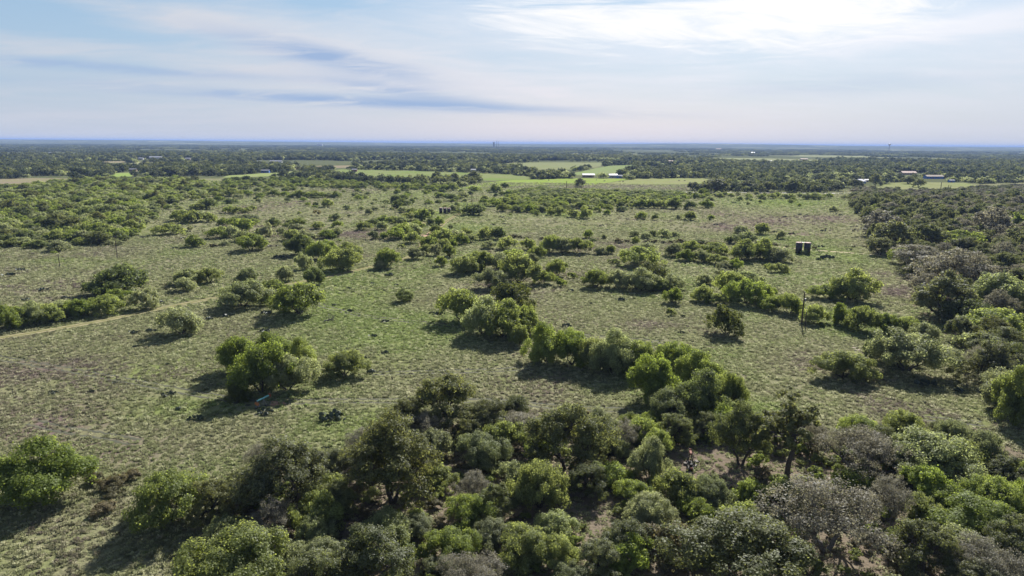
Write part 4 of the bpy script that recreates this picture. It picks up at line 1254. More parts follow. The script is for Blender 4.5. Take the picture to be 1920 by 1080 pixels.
def lod_for(t):
    z = depth_of(t['p'])
    return 0 if z < 175 else 1 if z < 330 else 2
vcount = 0
for i, t in enumerate(solo):
    shape, leaf, name, _ = KIND[t['k']]
    S = SPEC[shape]; lod = lod_for(t)
    var = int(rng.integers(0, NVAR[shape])); rz = rng.random()*6.283
    sx = t['w']/S['W']*1.06; sz = t['h']/S['H']*1.10
    sz = min(max(sz, 0.6*sx), 1.7*sx)
    cat = 'shrub' if name == 'shrub' else 'tree'
    if px_size(t) > 22:
        tm, cm = tree_meshes(shape, lod, var)
        e = thing(name, t['p'], t['label'], cat, t['group'], rz); e.scale = (sx, sx*rng.uniform(0.9, 1.1), sz)
        link('trunk', tm, e); crown_object(cm, leaf, e)
    else:
        o = link(name, whole_tree_mesh(shape, lod, var, leaf)); o.location = t['p']; o.rotation_euler = (0, 0, rz); o.scale = (sx, sx, sz)
        tag(o, t['label'], cat, t['group'])

def mass(name, L, label, lod=2, nv=4):
    keys = sorted({(KIND[t['k']][0], KIND[t['k']][1]) for t in L})
    src, pos = [], {}
    for kk in keys:
        pos[kk] = len(src)
        src += [whole_tree_mesh(kk[0], lod, v, kk[1]) for v in range(nv)]
    g = np.random.default_rng(len(L))
    P = [tuple(t['p']) for t in L]
    sc = [(t['w']/SPEC[KIND[t['k']][0]]['W']*1.05,)*2 + (t['h']/SPEC[KIND[t['k']][0]]['H']*1.05,) for t in L]
    ix = [pos[(KIND[t['k']][0], KIND[t['k']][1])] + int(g.integers(0, nv)) for t in L]
    scatter(name, P, sc, g.random(len(L))*6.283, ix, src, label, 'woodland')
mass('mesquite_thicket', [t for t in rest if t['src'] == 'left'], 'dense green mesquite thicket filling the left middle distance')
mass('oak_woodland', [t for t in rest if t['src'] == 'right'], 'dense mixed oak wood filling the right side')
o_near = [t for t in rest if t['src'] == 'near']
if o_near: mass('undergrowth', o_near, 'low brown and green undergrowth between the near bushes', 1)
o_far = [t for t in rest if t['src'] in ('mid', 'far', 'survey')]
if o_far: mass('scattered_brush', o_far, 'far small brush spread over the pasture below the fields')

# ------------------------------------------------------------------ far woods out to the hills
FARMSTEADS = [(1103,332.5,22),(1149,333.5,16),(1162,334,9),(1611,344,18),(1626,341,12),(1702,327.5,26),(1750,335,32),(1783,342,9),(665,322,9),(888,322,9),(293,298.5,22),(265,299.5,8),(353,300,9),(97,290,8),(250,321.5,12),(498,324,15),(518,306,22),(487,306,7),(1257,305,9),(1507,300.5,13),(1443,304.5,8)]
def far_woods():
    g = np.random.default_rng(31)
    srcs = [whole_tree_mesh('oak', 3, v, lf) for lf in ('oak_dark', 'oak', 'oak_dark') for v in range(4)] + [whole_tree_mesh('mesq', 3, v, 'mesq_pale') for v in range(3)]
    n = 60000
    r = np.sqrt(g.uniform(560**2, 2600**2, n)); a = g.uniform(-0.78, 0.78, n)
    P = np.column_stack([r*np.sin(a), r*np.cos(a)])
    px, py = px_arr(P)
    by = np.interp(px, [b[0] for b in BORDER], [b[1] for b in BORDER])
    k = (py < by - 0.3)
    for fp in FIELD_POLYS:
        for sc_ in (1.0, 0.97, 0.945): k &= ~in_poly(P/sc_, fp)     # open ground continues on the near side of each field
    k &= ~near_path(P, smooth_path(ROAD_FAR, 6.0), 9)
    for hx, hy, hw_ in FARMSTEADS:       # yards cut free round the farm buildings
        hp = ground_at(hx, hy); d_ = hp.length; u_ = np.array([hp.x, hp.y])/d_
        al = P @ u_; la = P[:, 0]*u_[1] - P[:, 1]*u_[0]
        k &= ~((np.abs(la) < hw_*d_/FPX*0.62 + 4) & (al > d_*0.86) & (al < d_ + 14))
    k &= smooth_noise(P*np.array([1, 1.7]), 260, 41)*0.6 + smooth_noise(P*np.array([1, 1.5]), 90, 42)*0.4 > np.interp(r, [600, 900, 2600], [0.24, 0.40, 0.47])
    k &= g.random(n) < np.interp(r, [560, 1200, 2600], [1.0, 0.9, 0.75])
    P, r = P[k], r[k]; n = len(P)
    s = g.uniform(0.55, 1.25, n)*np.interp(r, [600, 2600], [0.95, 1.35])
    zone = smooth_noise(P, 130, 43)
    idx = np.where(g.random(n) < 0.12 + 0.4*(zone > 0.64), g.integers(12, 15, n), g.integers(0, 12, n))
    f = np.where(idx >= 12, 1.35, 1.0)
    scatter('far_woodland', np.column_stack([P, np.zeros(n)]), np.column_stack([s*f, s*f, s*f*g.uniform(0.8, 1.1, n)]), g.random(n)*6.283, idx, srcs, 'dark oak woodland stretching beyond the green fields', 'woodland')
    # groves, each a few crowns, out to where the hills start
    gs = []
    for v in range(5):
        Q = []
        for _ in range(14):
            c = np.array([*g.uniform(-22, 22, 2), 0]); w = g.uniform(0.7, 1.15)
            _, q, nq = make_tree('oak', 300 + int(g.integers(0, 4000)), 70, 9.5, 0)
            Q.append(q*w + c)
        Q = np.vstack(Q)
        gs.append(quad_mesh('grove', Q, len(Q)//4, M[('oak_dark', 'oak_dark', 'oak', 'oak_dark', 'oak_dark')[v]]))
    n = 16000
    r = np.sqrt(g.uniform(2300**2, 8600**2, n)); a = g.uniform(-0.78, 0.78, n)
    P = np.column_stack([r*np.sin(a), r*np.cos(a)])
    k = smooth_noise(P*np.array([1, 1.6]), 800, 44)*0.6 + smooth_noise(P, 260, 45)*0.4 > np.interp(r, [2300, 8600], [0.44, 0.46])
    for fp in FIELD_POLYS: k &= ~in_poly(P, fp)
    P, r = P[k], r[k]; n = len(P)
    s = g.uniform(0.7, 1.2, n)
    scatter('distant_woodland', np.column_stack([P, np.zeros(n)]), np.column_stack([s*1.2, s*1.2, s*g.uniform(0.7, 1.1, n)]), g.random(n)*6.283, g.integers(0, 5, n), gs, 'hazy blue-green woods reaching the horizon', 'woodland')
far_woods()

# ------------------------------------------------------------------ prickly pear clumps
def pear_mesh(seed, n=34):
    g = np.random.default_rng(seed); mb = MB()
    for i in range(n):
        r = 0.95*math.sqrt(g.random()); th = g.random()*6.283
        z = 0.05 + (0.55*(1-r*0.7))*g.random()
        s = g.uniform(0.16, 0.26); yaw = g.random()*6.283; tilt = g.normal()*0.45
        ca, sa = math.cos(yaw), math.sin(yaw)
        V = []
        ring = [(math.cos(a), math.sin(a)) for a in np.arange(8)*math.pi/4]
        pts = [(x*s*0.8, 0.0, z_*s + s*0.9) for x, z_ in ring] + [(0, 0.045, s*0.9), (0, -0.045, s*0.9)]
        for x, y, q in pts:
            y2 = y*math.cos(tilt) - q*math.sin(tilt)*0.7; q2 = q*math.cos(tilt) + y*math.sin(tilt)
            V.append((r*math.cos(th) + x*ca - y2*sa, 0.8*r*math.sin(th) + x*sa + y2*ca, z + q2))
        F = [(k, (k+1) % 8, 8) for k in range(8)] + [((k+1) % 8, k, 9) for k in range(8)]
        mb.add(V, F)
    return mb.mesh('prickly_pear', M['cactus'])
PEARS = [(49,563,14),(123,560,14),(80,545,16),(38,507,14),(17,517,18),(347,581,14),(250,625,17),(283,622,17),(255,651,12),(393,599,15),(427,594,18),(500,588,20),(497,622,17),(628,573,10),(618,543,9),(302,568,14),(100,738,16),(317,741,20),(337,768,14),(367,787,24),(497,775,28),(622,786,44),(313,684,7),(172,736,11),(216,719,9),
         (1062,612,18),(1165,564,17),(1070,546,13),(823,590,18),(810,588,10),(657,584,13),(723,604,14),(722,662,14),(698,699,20),(677,673,18),(730,517,16),(699,532,9),(655,542,10),(743,535,9),(1108,570,7),(1187,560,9),(1277,625,12),(700,631,14),(613,845,22),(1277,563,10),
         (1307,416,7),(1342,422,9),(1355,420,7),(1319,437,6),(1370,405,7),(1376,381,7),(1420,418,5),(1472,407,8),(1499,403,7),(1512,404,6),(1566,401,7),(1577,404,8),(1484,440,11),(1452,436,8),(1544,434,11),(1504,429,5),(1540,464,12),(1592,469,9),(1552,486,22),(1535,487,11),(1597,426,6),(1595,438,6),(1592,494,6),
         (1128,424,8),(1177,412,7),(1138,432,6),(1010,417,5),(1031,415,5),(942,408,8),(924,422,8),(945,420,6),(300,424,8),(350,436,12),(342,448,10),(365,426,8),(487,397,7),(523,484,18),(328,466,10),(505,463,9),(533,402,5),(640,412,7),(1796,734,20),(1735,722,34),(1042,436,6),(1230,403,6),(1174,420,6),(268,446,10),(258,443,8),(520,462,8),(1280,594,8)]
def pears():
    meshes = [pear_mesh(500+i) for i in range(5)]
    g = np.random.default_rng(5)
    marks = [('the teal pumpjack', 492, 757), ('the dirt track at left', 250, 590), ('the tall utility pole', 1503, 608), ('the pair of tanks', 1505, 474), ('the little lone round tree', 757, 566), ('the wide wheel ruts at left', 200, 708),
             ('the dark olive dome tree', 955, 584), ('the three tanks', 835, 400), ('the feathery olive tree', 1359, 630), ('the lone flat-topped mesquite', 1578, 712), ('the wide dark-bottomed mesquite', 470, 472), ('the purple weeds patch', 1400, 425), ('the clump above the pumpjack', 510, 680), ('the far central thicket', 1100, 390), ('the round-topped oak', 838, 760)]
    bins = {}
    for x, y, w in PEARS:
        nm, mx, my = min(marks, key=lambda m: math.hypot(x-m[1], (y-m[2])*1.8))
        dx, dy = x-mx, (y-my)*1.8
        way = ('right of' if dx > 0 else 'left of') if abs(dx) > abs(dy) else ('below' if dy > 0 else 'above')
        bins.setdefault((nm, way), []).append((math.hypot(dx, dy), x, y, w))
    for (nm, way), L in bins.items():
        for i, (_, x, y, w) in enumerate(sorted(L)):
            p = ground_at(x, y); z = depth_of(p); s = w*z/FPX/2.0*1.22
            o = link('prickly_pear', meshes[int(g.integers(0, 5))]); o.location = p; o.rotation_euler = (0, 0, g.normal()*0.3 + 3.14*g.integers(0, 2))
            o.scale = (s, s, max(s*0.75, min(0.75, s*1.2)))
            which = f'{ORD[i]} one {way}' if len(L) > 1 else f'only one just {way}'
            tag(o, f'dark low prickly pear clump, {which} {nm}', 'cactus', 'prickly pear clumps dotted over the pasture')
pears()

# ------------------------------------------------------------------ fallen tree, rocks
def fallen_tree():
    mb, Q, n = make_tree('mesq', 911, 10, 1.0, 2)
    V = np.concatenate(mb.v); e = thing('fallen_tree', ground_at(618, 602), 'dark leafless fallen tree with tangled branches right of wide green mesquite', 'dead tree', rz=0.4)
    o = mb.obj('branches', M['dead'], e); o.scale = (0.62, 0.55, 0.48); o.rotation_euler = (0.5, 0.35, 0)
    o.location = (0, 0, 0.5)
    mt = MB(); mt.tube([(-1.6, -0.3, 0.25), (-0.2, 0, 0.32), (1.2, 0.25, 0.5)], [0.24, 0.19, 0.12], 7); mt.obj('trunk', M['dead'], e)
fallen_tree()
def rocks():
    m = plain_mat('pale limestone', (0.46, 0.38, 0.31), (0.38, 0.31, 0.25), 1.5, 0.95, 0, 0.4)
    g = np.random.default_rng(3)
    for i, (x, y, w, lab) in enumerate([(1601, 653, 9, 'uppermost pale rock slab left of the broad grey-green mesquite'), (1606, 657, 10, 'second pale rock slab from the top beside the grey-green mesquite'), (1603, 662, 9, 'middle pale rock slab at the head of the lone flat-topped mesquite'),
                          (1612, 664, 13, 'widest pale rock slab by the broad grey-green mesquite'), (1605, 669, 10, 'pale rock slab closest above the lone flat-topped mesquite'), (1617, 670, 10, 'pale rock slab tucked under the broad grey-green mesquite')]):
        p = ground_at(x, y); s = w*depth_of(p)/FPX
        n = 9; r = 0.5 + 0.12*g.normal(size=n); th = np.arange(n)*6.283/n
        top = np.column_stack([r*np.cos(th)*s, r*np.sin(th)*s*0.62, 0.20 + 0.05*g.normal(size=n)])
        bot = top.copy(); bot[:, 2] = -0.05; bot[:, :2] *= 1.08
        mb = MB().add(np.vstack([bot, top]), [tuple(range(n, 2*n))] + [(k, (k+1) % n, n+(k+1) % n, n+k) for k in range(n)])
        o = mb.obj('rock_slab', m); o.location = p
        tag(o, lab, 'rock', 'pale rock slabs in the right-hand pasture')
rocks()

# ------------------------------------------------------------------ oil field equipment
M['tank'] = plain_mat('shade-darkened tank steel', (0.030, 0.030, 0.040), (0.052, 0.045, 0.050), 0.8, 0.6, 0.2)  # shade of the backlit side is put into the shell colour
M['tankroof'] = plain_mat('rusty pink tank roof', (0.42, 0.24, 0.19), (0.50, 0.36, 0.30), 1.2, 0.8)
M['galv'] = plain_mat('grey galvanised steel', (0.28, 0.28, 0.28), (0.20, 0.20, 0.21), 2.0, 0.5, 0.4)
M['rust'] = plain_mat('rusty steel', (0.22, 0.075, 0.045), (0.13, 0.05, 0.035), 3.0, 0.85, 0.1)
M['orange'] = plain_mat('faded orange paint', (0.48, 0.18, 0.05), (0.36, 0.14, 0.06), 3.0, 0.7)
M['teal'] = plain_mat('faded teal paint', (0.14, 0.40, 0.46), (0.20, 0.46, 0.50), 3.0, 0.6)
M['blacksteel'] = plain_mat('black steel', (0.03, 0.03, 0.032), (0.05, 0.045, 0.04), 3.0, 0.9, 0.0)
M['concrete'] = plain_mat('pale concrete', (0.16, 0.14, 0.125), (0.12, 0.105, 0.095), 2.0, 0.9)
M['pad'] = plain_mat('gravel pad', (0.30, 0.25, 0.20), (0.22, 0.19, 0.15), 1.0, 1.0)
def tank(x, y, wpx, hpx, label, group):
    p = ground_at(x, y); k = depth_of(p)/FPX; r = wpx*k/2; h = hpx*k*0.985
    p = p + Vector((p.x, p.y, 0)).normalized()*r
    e = thing('storage_tank', p, label, 'tank', group)
    MB().lathe([(r*1.06, 0), (r*1.06, 0.12)], n=28).obj('foundation', M['pad'], e)
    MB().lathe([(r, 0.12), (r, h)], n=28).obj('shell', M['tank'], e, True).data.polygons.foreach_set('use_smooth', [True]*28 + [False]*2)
    for f in (0.34, 0.67):
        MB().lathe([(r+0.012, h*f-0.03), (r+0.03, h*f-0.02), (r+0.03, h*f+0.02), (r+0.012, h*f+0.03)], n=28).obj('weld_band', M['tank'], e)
    rf = MB().lathe([(r*1.03, h), (r*1.03, h+0.10), (r*0.5, h+0.26), (0.05, h+0.34)], n=28).obj('roof', M['tankroof'], e)
    MB().lathe([(0.22, 0), (0.22, 0.18), (0.10, 0.24)], (r*0.55, -r*0.2, h+0.22), 12).obj('hatch', M['galv'], rf)
    MB().bar((r*0.3, -r*1.02, 0.5), (r*0.3, -r*1.12, 0.5), 0.16, 10).obj('valve', M['rust'], e)
    return e, r, h
ta, ra, ha = tank(1497, 476, 11.8, 21, 'left dark cylindrical tank of the pair beside the pale track', 'pair of storage tanks by the pale track')
tb, rb, hb = tank(1512.5, 476.6, 11.8, 21.2, 'right dark cylindrical tank of the pair, pale bush at its foot', 'pair of storage tanks by the pale track')
t1, r1, h1 = tank(826.5, 400.5, 6.0, 10.6, 'left dark tank of the row of three at the track end', 'three storage tanks at the track end')
t2, r2, h2 = tank(834.3, 401, 6.0, 10.6, 'middle dark tank of the row of three at the track end', 'three storage tanks at the track end')
t3, r3, h3 = tank(841.8, 401.2, 6.0, 10.6, 'right dark tank of the row of three at the track end', 'three storage tanks at the track end')
def stairway():
    b = tb.location; top = Vector((b.x + rb*1.02, b.y - 0.1, hb)); foot = Vector((b.x + rb + hb*0.95, b.y - 0.6, 0.0))
    e = thing('steel_stairway', foot, 'dark steel stair sloping down right from the right tank of the pair', 'stairs')
    d = top - foot
    for s in (-0.3, 0.3):
        MB().bar((0, s, 0.0), (d.x, d.y + s, d.z), 0.06, 5).obj('stringer', M['blacksteel'], e)
        MB().bar((0, s, 0.9), (d.x, d.y + s, d.z + 0.9), 0.035, 5).obj('handrail', M['blacksteel'], e)
        for k in range(4):
            u = k/3; MB().bar((d.x*u, d.y*u + s, d.z*u), (d.x*u, d.y*u + s, d.z*u + 0.9), 0.03, 5).obj('post', M['blacksteel'], e)
    for k in range(14):
        u = (k+0.5)/14; MB().box((d.x*u, d.y*u, d.z*u), (0.24, 0.6, 0.04)).obj('tread', M['blacksteel'], e)
    # catwalk joining the two tank tops
    a = ta.location
    c = thing('catwalk', (a + b)/2 + Vector((0, 0.6, ha + 0.12)), 'narrow railed catwalk joining the tops of the tank pair', 'catwalk')
    L = (b - a).length
    MB().box((0, 0, 0), (L, 0.6, 0.06)).obj('deck', M['galv'], c)
    for s in (-0.28, 0.28):
        MB().bar((-L/2, s, 1.0), (L/2, s, 1.0), 0.03, 5).obj('handrail', M['galv'], c)
        for k in range(5): MB().bar((-L/2 + L*k/4, s, 0.03), (-L/2 + L*k/4, s, 1.0), 0.03, 5).obj('post', M['galv'], c)
stairway()
for (A_, B_, hh, lab) in ((t1, t2, h1, 'pale vent pipe between left and middle tanks of the three'), (t2, t3, h2, 'pale vent pipe between middle and right tanks of the three')):
    p = (A_.location + B_.location)/2
    e = thing('vent_pipe', (p.x, p.y, 0), lab, 'pipe')
    MB().tube([(0, 0, 0), (0, 0, hh+0.3)], [0.16, 0.16], 10).obj('riser', M['galv'], e)
    MB().box((0, 0, hh+0.35), (0.9, 0.30, 0.12)).obj('header', M['galv'], e)
def pumpjack(loc, rz, label, s, beam, head, weight, frame, tilt=0.24, motor=None, short=1.0):
    e = thing('pumpjack', loc, label, 'pumpjack', rz=rz); e.scale = (s, s, s)
    base = MB(); base.box((0, 0.55, 0.15), (5.2, 0.25, 0.3)); base.box((0, -0.55, 0.15), (5.2, 0.25, 0.3))
    for x in (-2.3, -0.8, 0.9, 2.3): base.box((x, 0, 0.15), (0.2, 0.85, 0.26))
    base.obj('skid', M['blacksteel'], e)
    for (x, y) in ((-0.1, 0.75), (-0.1, -0.75), (1.5, 0.75), (1.5, -0.75)):
        MB().tube([(x if x < 1 else 1.5, y, 0.3), (0.75, y*0.15, 3.15)], [0.09, 0.07], 6).obj('samson_post', frame, e)
    MB().box((0.75, 0, 3.2), (0.45, 0.5, 0.22)).obj('saddle_bearing', frame, e)
    bm = MB().box((0.45, 0, 3.5), (5.0, 0.34, 0.46)).obj('walking_beam', beam, e)
    bm.location = (0.75, 0, 3.4); bm.rotation_euler = (0, -tilt, 0)
    for v in bm.data.vertices: v.co.x -= 0.75; v.co.z -= 3.4
    hd = MB(); n = 9
    P = [(2.15, -0.75 + 1.5*i/(n-1)) for i in range(n)]
    arc = [(2.55 + 0.42*math.cos((i/(n-1)-0.5)*2.2), -0.85 + 1.7*i/(n-1)) for i in range(n)]
    V = [(x, -0.17, z) for x, z in P + arc] + [(x, 0.17, z) for x, z in P + arc]
    F = [(i, i+1, n+i+1, n+i) for i in range(n-1)] + [(2*n+i, 3*n+i, 3*n+i+1, 2*n+i+1) for i in range(n-1)]
    F += [(n+i, n+i+1, 3*n+i+1, 3*n+i) for i in range(n-1)] + [(i+1, i, 2*n+i, 2*n+i+1) for i in range(n-1)]
    F += [(0, n, 3*n, 2*n), (n-1, 3*n-1, 4*n-1, 2*n-1)]
    hd.add(V, F); h = hd.obj('horsehead', head, e); h.location = bm.location; h.rotation_euler = bm.rotation_euler; h.scale = (short, 1.6 if short < 1 else 1, 0.7 if short < 1 else 1); bm.scale = (short, 1.6 if short < 1 else 1, 1)
    MB().box((-1.35, 0, 0.85), (0.9, 0.7, 0.95)).obj('gearbox', frame, e)
    for y in (-0.55, 0.55):
        MB().tube([(-1.35, y, 1.05), (-2.0, y, 1.75)], [0.12, 0.12], 6).obj('crank', frame, e)
        w = MB().lathe([(0.55, -0.11), (0.62, -0.06), (0.62, 0.06), (0.55, 0.11)], n=18).obj('counterweight', weight, e)
        w.rotation_euler = (math.pi/2, 0, 0); w.location = (-2.05, y*1.25, 1.8)
        MB().bar((-1.9, y, 1.6), (-1.62, y*0.4, 2.85), 0.05, 6).obj('pitman_arm', frame, e)
    MB().box((-2.45, 0, 0.55), (0.55, 0.6, 0.5)).obj('motor', motor or M['galv'], e)
    MB().bar((3.3, 0, 0.0), (3.3, 0, 1.0), 0.11, 8).obj('wellhead', M['galv'], e)
    MB().bar((3.25, 0, 1.0), (3.25, 0, 3.6), 0.025, 5).obj('polished_rod', M['galv'], e)
    return e
pumpjack(ground_at(492, 763), 0.75, 'small teal and orange pumpjack at the foot of a mesquite clump', 0.50, M['teal'], M['rust'], M['orange'], M['galv'])
pumpjack(ground_at(1294, 874), 1.45, 'small rusty pumpjack seen end-on in the bottom wood clearing', 0.62, M['rust'], M['rust'], M['blacksteel'], M['blacksteel'], 0.03, M['rust'], 0.38)
g5 = np.random.default_rng(9)
for dx, dy, lab in ((-8, -3, 'pale concrete block left of the rusty pumpjack'), (9, 1, 'pale concrete block right of the rusty pumpjack'), (12, -7, 'pale concrete block behind right of the rusty pumpjack')):
    o = MB().box((0, 0, 0.14), (0.75, 0.5, 0.30), g5.random()*3, 0.9).obj('concrete_block', M['concrete']); o.location = ground_at(1294+dx, 874+dy); tag(o, lab, 'block', 'concrete blocks round the rusty pumpjack')

# ------------------------------------------------------------------ utility poles and fence
M['pole'] = plain_mat('dark pole timber', (0.055, 0.042, 0.032), (0.085, 0.065, 0.05), 2.0, 0.95)
def pole(x, yb, yt, label, arm=True, lamp=False, trafo=False, r=0.15, rz=0.3):
    p = ground_at(x, yb); z = depth_of(p); h = (yb - yt)*z/FPX/math.cos(PITCH)*1.0
    r = max(r, 0.00042*z)
    e = thing('utility_pole', p, label, 'utility pole', 'timber utility poles across the pasture', rz)
    MB().tube([(0, 0, -0.3), (0, 0, h*0.5), (0, 0, h)], [r*1.15, r, r*0.8], 8).obj('post', M['pole'], e)
    if arm:
        a = MB().box((0, 0.12, h-0.45), (1.7, 0.11, 0.13)).obj('crossarm', M['pole'], e)
        for s in (-0.75, 0.75): MB().lathe([(0.05, 0), (0.07, 0.08), (0.04, 0.2)], (s, 0.12, h-0.38), 8).obj('insulator', M['galv'], a)
    MB().lathe([(0.05, 0), (0.08, 0.1), (0.04, 0.26)], (0, 0, h), 8).obj('insulator', M['galv'], e)
    if trafo:
        MB().lathe([(0.24, 0), (0.26, 0.1), (0.26, 0.75), (0.15, 0.85)], (0.36, -0.1, h*0.72), 14).obj('transformer', M['galv'], e)
    if lamp:
        MB().lathe([(0.30, 0), (0.34, 0.15), (0.16, 0.34)], (0, -0.25, h-0.2), 12).obj('lamp_head', M['concrete'], e)
pole(1503, 609, 548, 'tall dark utility pole in the right-hand pasture', False, False, True, 0.19)
pole(1509.5, 613, 585, 'short dark pole immediately right of the tall utility pole', False, r=0.13)
pole(928.5, 541, 504, 'central utility pole rising among mesquites by the dark olive dome', True, False, True, 0.16)
pole(584, 508, 486, 'short pole with a pale lamp head beside the dirt track', False, True, False, 0.10)
pole(551, 526, 501, 'plain short post next to small pale tree by the track', False, r=0.12)
pole(112, 501, 477, 'utility pole alone on the green strip at far left', False, r=0.15)
pole(220, 485, 443, 'taller utility pole against the edge of the left thicket', True, r=0.15)
pole(885, 385, 363, 'utility pole above the dark bush mound near three tanks')
pole(799, 392, 377, 'utility pole left of the three tanks', False)
pole(1062, 353, 340, 'far pole left of the very dark round oak', True)
pole(1029, 339, 331, 'far pole standing in the brightest green field', False)
pole(1764, 353, 342, 'far pole below the blue-walled house', True)
pole(1778, 355.5, 347, 'left of two far poles in the right clearing', False)
pole(1782, 356, 347.5, 'right of two far poles in the right clearing', False)
def fence():
    C = smooth_path([(955,445),(1035,448.5),(1110,451.5),(1160,453),(1280,454.5),(1330,457),(1447,460),(1488,461.8),(1537,463.2),(1622,464)], 4.0)
    e = thing('wire_fence', (C[0][0], C[0][1], 0), 'long low wire fence crossing the pasture behind the tank pair', 'fence')
    pm = MB().tube([(0, 0, -0.2), (0, 0, 1.25)], [0.10, 0.085], 6).mesh('post', M['pole'])
    for c in C:
        o = link('post', pm, e); o.location = (c[0]-C[0][0], c[1]-C[0][1], 0)
    for z in (0.35, 0.7, 1.05):
        MB().tube([(c[0]-C[0][0], c[1]-C[0][1], z) for c in C], 0.012, 4).obj('wire', M['galv'], e)
    return C
FENCE = fence()

# ------------------------------------------------------------------ far farm buildings
M['white'] = plain_mat('white painted wall', (0.50, 0.49, 0.47), (0.42, 0.41, 0.40), 0.4, 0.8)
M['tin'] = plain_mat('bright tin roof', (0.40, 0.40, 0.43), (0.33, 0.33, 0.37), 0.3, 0.5, 0.0)
M['bluewall'] = plain_mat('blue wall', (0.06, 0.15, 0.45), (0.08, 0.18, 0.46), 0.4, 0.7)
M['tan'] = plain_mat('tan wall', (0.42, 0.33, 0.25), (0.36, 0.28, 0.21), 0.4, 0.85)
M['pinkroof'] = plain_mat('salmon roof', (0.55, 0.36, 0.28), (0.62, 0.46, 0.38), 0.3, 0.8)
M['redwall'] = plain_mat('dark red boards', (0.22, 0.05, 0.04), (0.16, 0.05, 0.04), 0.4, 0.8)
M['greyroof'] = plain_mat('grey shingle roof', (0.24, 0.24, 0.26), (0.18, 0.18, 0.20), 0.4, 0.85)
M['pane'] = plain_mat('dark window glass', (0.03, 0.035, 0.045), None, 1.0, 0.15)
def house(x, y, wpx, hm, label, wall, roof, dfrac=0.55, rz=0.0, cat='building', open_front=False):
    p = ground_at(x, y); k = depth_of(p)/FPX; w = wpx*k; d = max(w*dfrac, 5.0); rh = 0.22*d
    e = thing('farm_building', p, label, cat, 'far farm buildings', rz)
    if open_front:
        for sx in np.linspace(-w/2+0.2, w/2-0.2, 5):
            for sy in (-d/2+0.2, d/2-0.2): MB().box((sx, sy, hm/2), (0.25, 0.25, hm)).obj('post', wall, e)
        MB().box((0, d/2-0.4, hm/2), (w*0.98, 0.15, hm)).obj('wall', wall, e)
    else:
        wl = MB().add([(-w/2,-d/2,0),(w/2,-d/2,0),(w/2,d/2,0),(-w/2,d/2,0),(-w/2,-d/2,hm),(w/2,-d/2,hm),(w/2,d/2,hm),(-w/2,d/2,hm),(-w/2,0,hm+rh-.05),(w/2,0,hm+rh-.05)],
                 [(0,1,5,4),(2,3,7,6),(1,2,6,9,5),(3,0,4,8,7)]).obj('wall', wall, e)
        for q in (-0.3, 0.05, 0.34):
            wn = MB().box((q*w, -d/2-0.03, hm*0.58), (min(1.6, w*0.12), 0.08, hm*0.32)).obj('window', M['white'], e)
            MB().box((q*w, -d/2-0.08, hm*0.58), (min(1.3, w*0.1), 0.04, hm*0.26)).obj('pane', M['pane'], wn)
        MB().box((-0.12*w, -d/2-0.03, hm*0.37), (1.1, 0.08, hm*0.74)).obj('door', M['redwall'], e)
    o = 0.6; z = hm + 0.02
    MB().add([(-w/2-o,-d/2-o,z-0.15),(w/2+o,-d/2-o,z-0.15),(w/2+o,0,z+rh),(-w/2-o,0,z+rh),(-w/2-o,d/2+o,z-0.15),(w/2+o,d/2+o,z-0.15),
              (-w/2-o,-d/2-o,z),(w/2+o,-d/2-o,z),(w/2+o,0,z+rh+.18),(-w/2-o,0,z+rh+.18),(-w/2-o,d/2+o,z),(w/2+o,d/2+o,z)],
             [(0,3,2,1),(3,4,5,2),(6,7,8,9),(9,8,11,10),(0,1,7,6),(4,10,11,5),(0,6,9,3),(3,9,10,4),(1,2,8,7),(2,5,11,8)]).obj('roof', roof, e)
    return e
house(1103, 332.5, 22, 3.6, 'long low white-roofed barn behind the brightest green field', M['tan'], M['tin'], 0.5, 0.0, 'barn', True)
house(1149, 333.5, 15, 4.2, 'white tin-roofed barn right of the long low barn', M['white'], M['tin'], 0.6, 0.1, 'barn')
house(1162, 334, 9, 3.4, 'small blue-grey shed against the right side of the tin-roofed barn', M['bluewall'], M['greyroof'], 0.8, 0.1, 'shed')
house(1611, 344, 18, 3.2, 'white steep-roofed house at the left of the right clearing', M['bluewall'], M['tin'], 0.9, 0.7, 'house')
house(1626, 341, 12, 2.6, 'flat white shed between steep-roofed house and clearing oak', M['white'], M['tin'], 0.5, 0.0, 'shed')
house(1702, 327.5, 26, 3.4, 'house with salmon roof among dark trees behind the right clearing', M['tan'], M['pinkroof'], 0.5, 0.0, 'house')
house(1750, 335, 32, 3.6, 'long blue-walled house with pale roof behind the right clearing', M['bluewall'], M['tan'], 0.35, 0.05, 'house')
house(1783, 342, 9, 2.8, 'small grey shed below the blue-walled house', M['bluewall'], M['greyroof'], 0.8, 0.0, 'shed')
house(665, 322, 9, 3.6, 'dark red shed alone in the left green field', M['redwall'], M['greyroof'], 0.8, 0.1, 'shed')
house(888, 322, 9, 3.5, 'tiny white-roofed house above the row of far oaks', M['white'], M['tin'], 0.7, 0.0, 'house')
house(293, 298.5, 22, 5.0, 'large white farmhouse cluster roof in far left woods', M['white'], M['tin'], 0.4, 0.1, 'house')
house(265, 299.5, 8, 4.0, 'small white outbuilding left of the far white farmhouse', M['white'], M['tin'], 0.6, 0.0, 'shed')
house(353, 300, 9, 4.0, 'pale roofed shed right of the far white farmhouse', M['tan'], M['tin'], 0.6, 0.0, 'shed')
house(97, 290, 8, 7.0, 'far white building in the woods near the left edge', M['white'], M['tin'], 0.5, 0.0, 'house')
house(250, 321.5, 12, 3.4, 'dark roofed shed by the small left green field', M['tan'], M['greyroof'], 0.6, 0.0, 'shed')
house(498, 324, 15, 3.6, 'blue-grey roofed house at the pale strip left of centre', M['bluewall'], M['greyroof'], 0.5, 0.0, 'house')
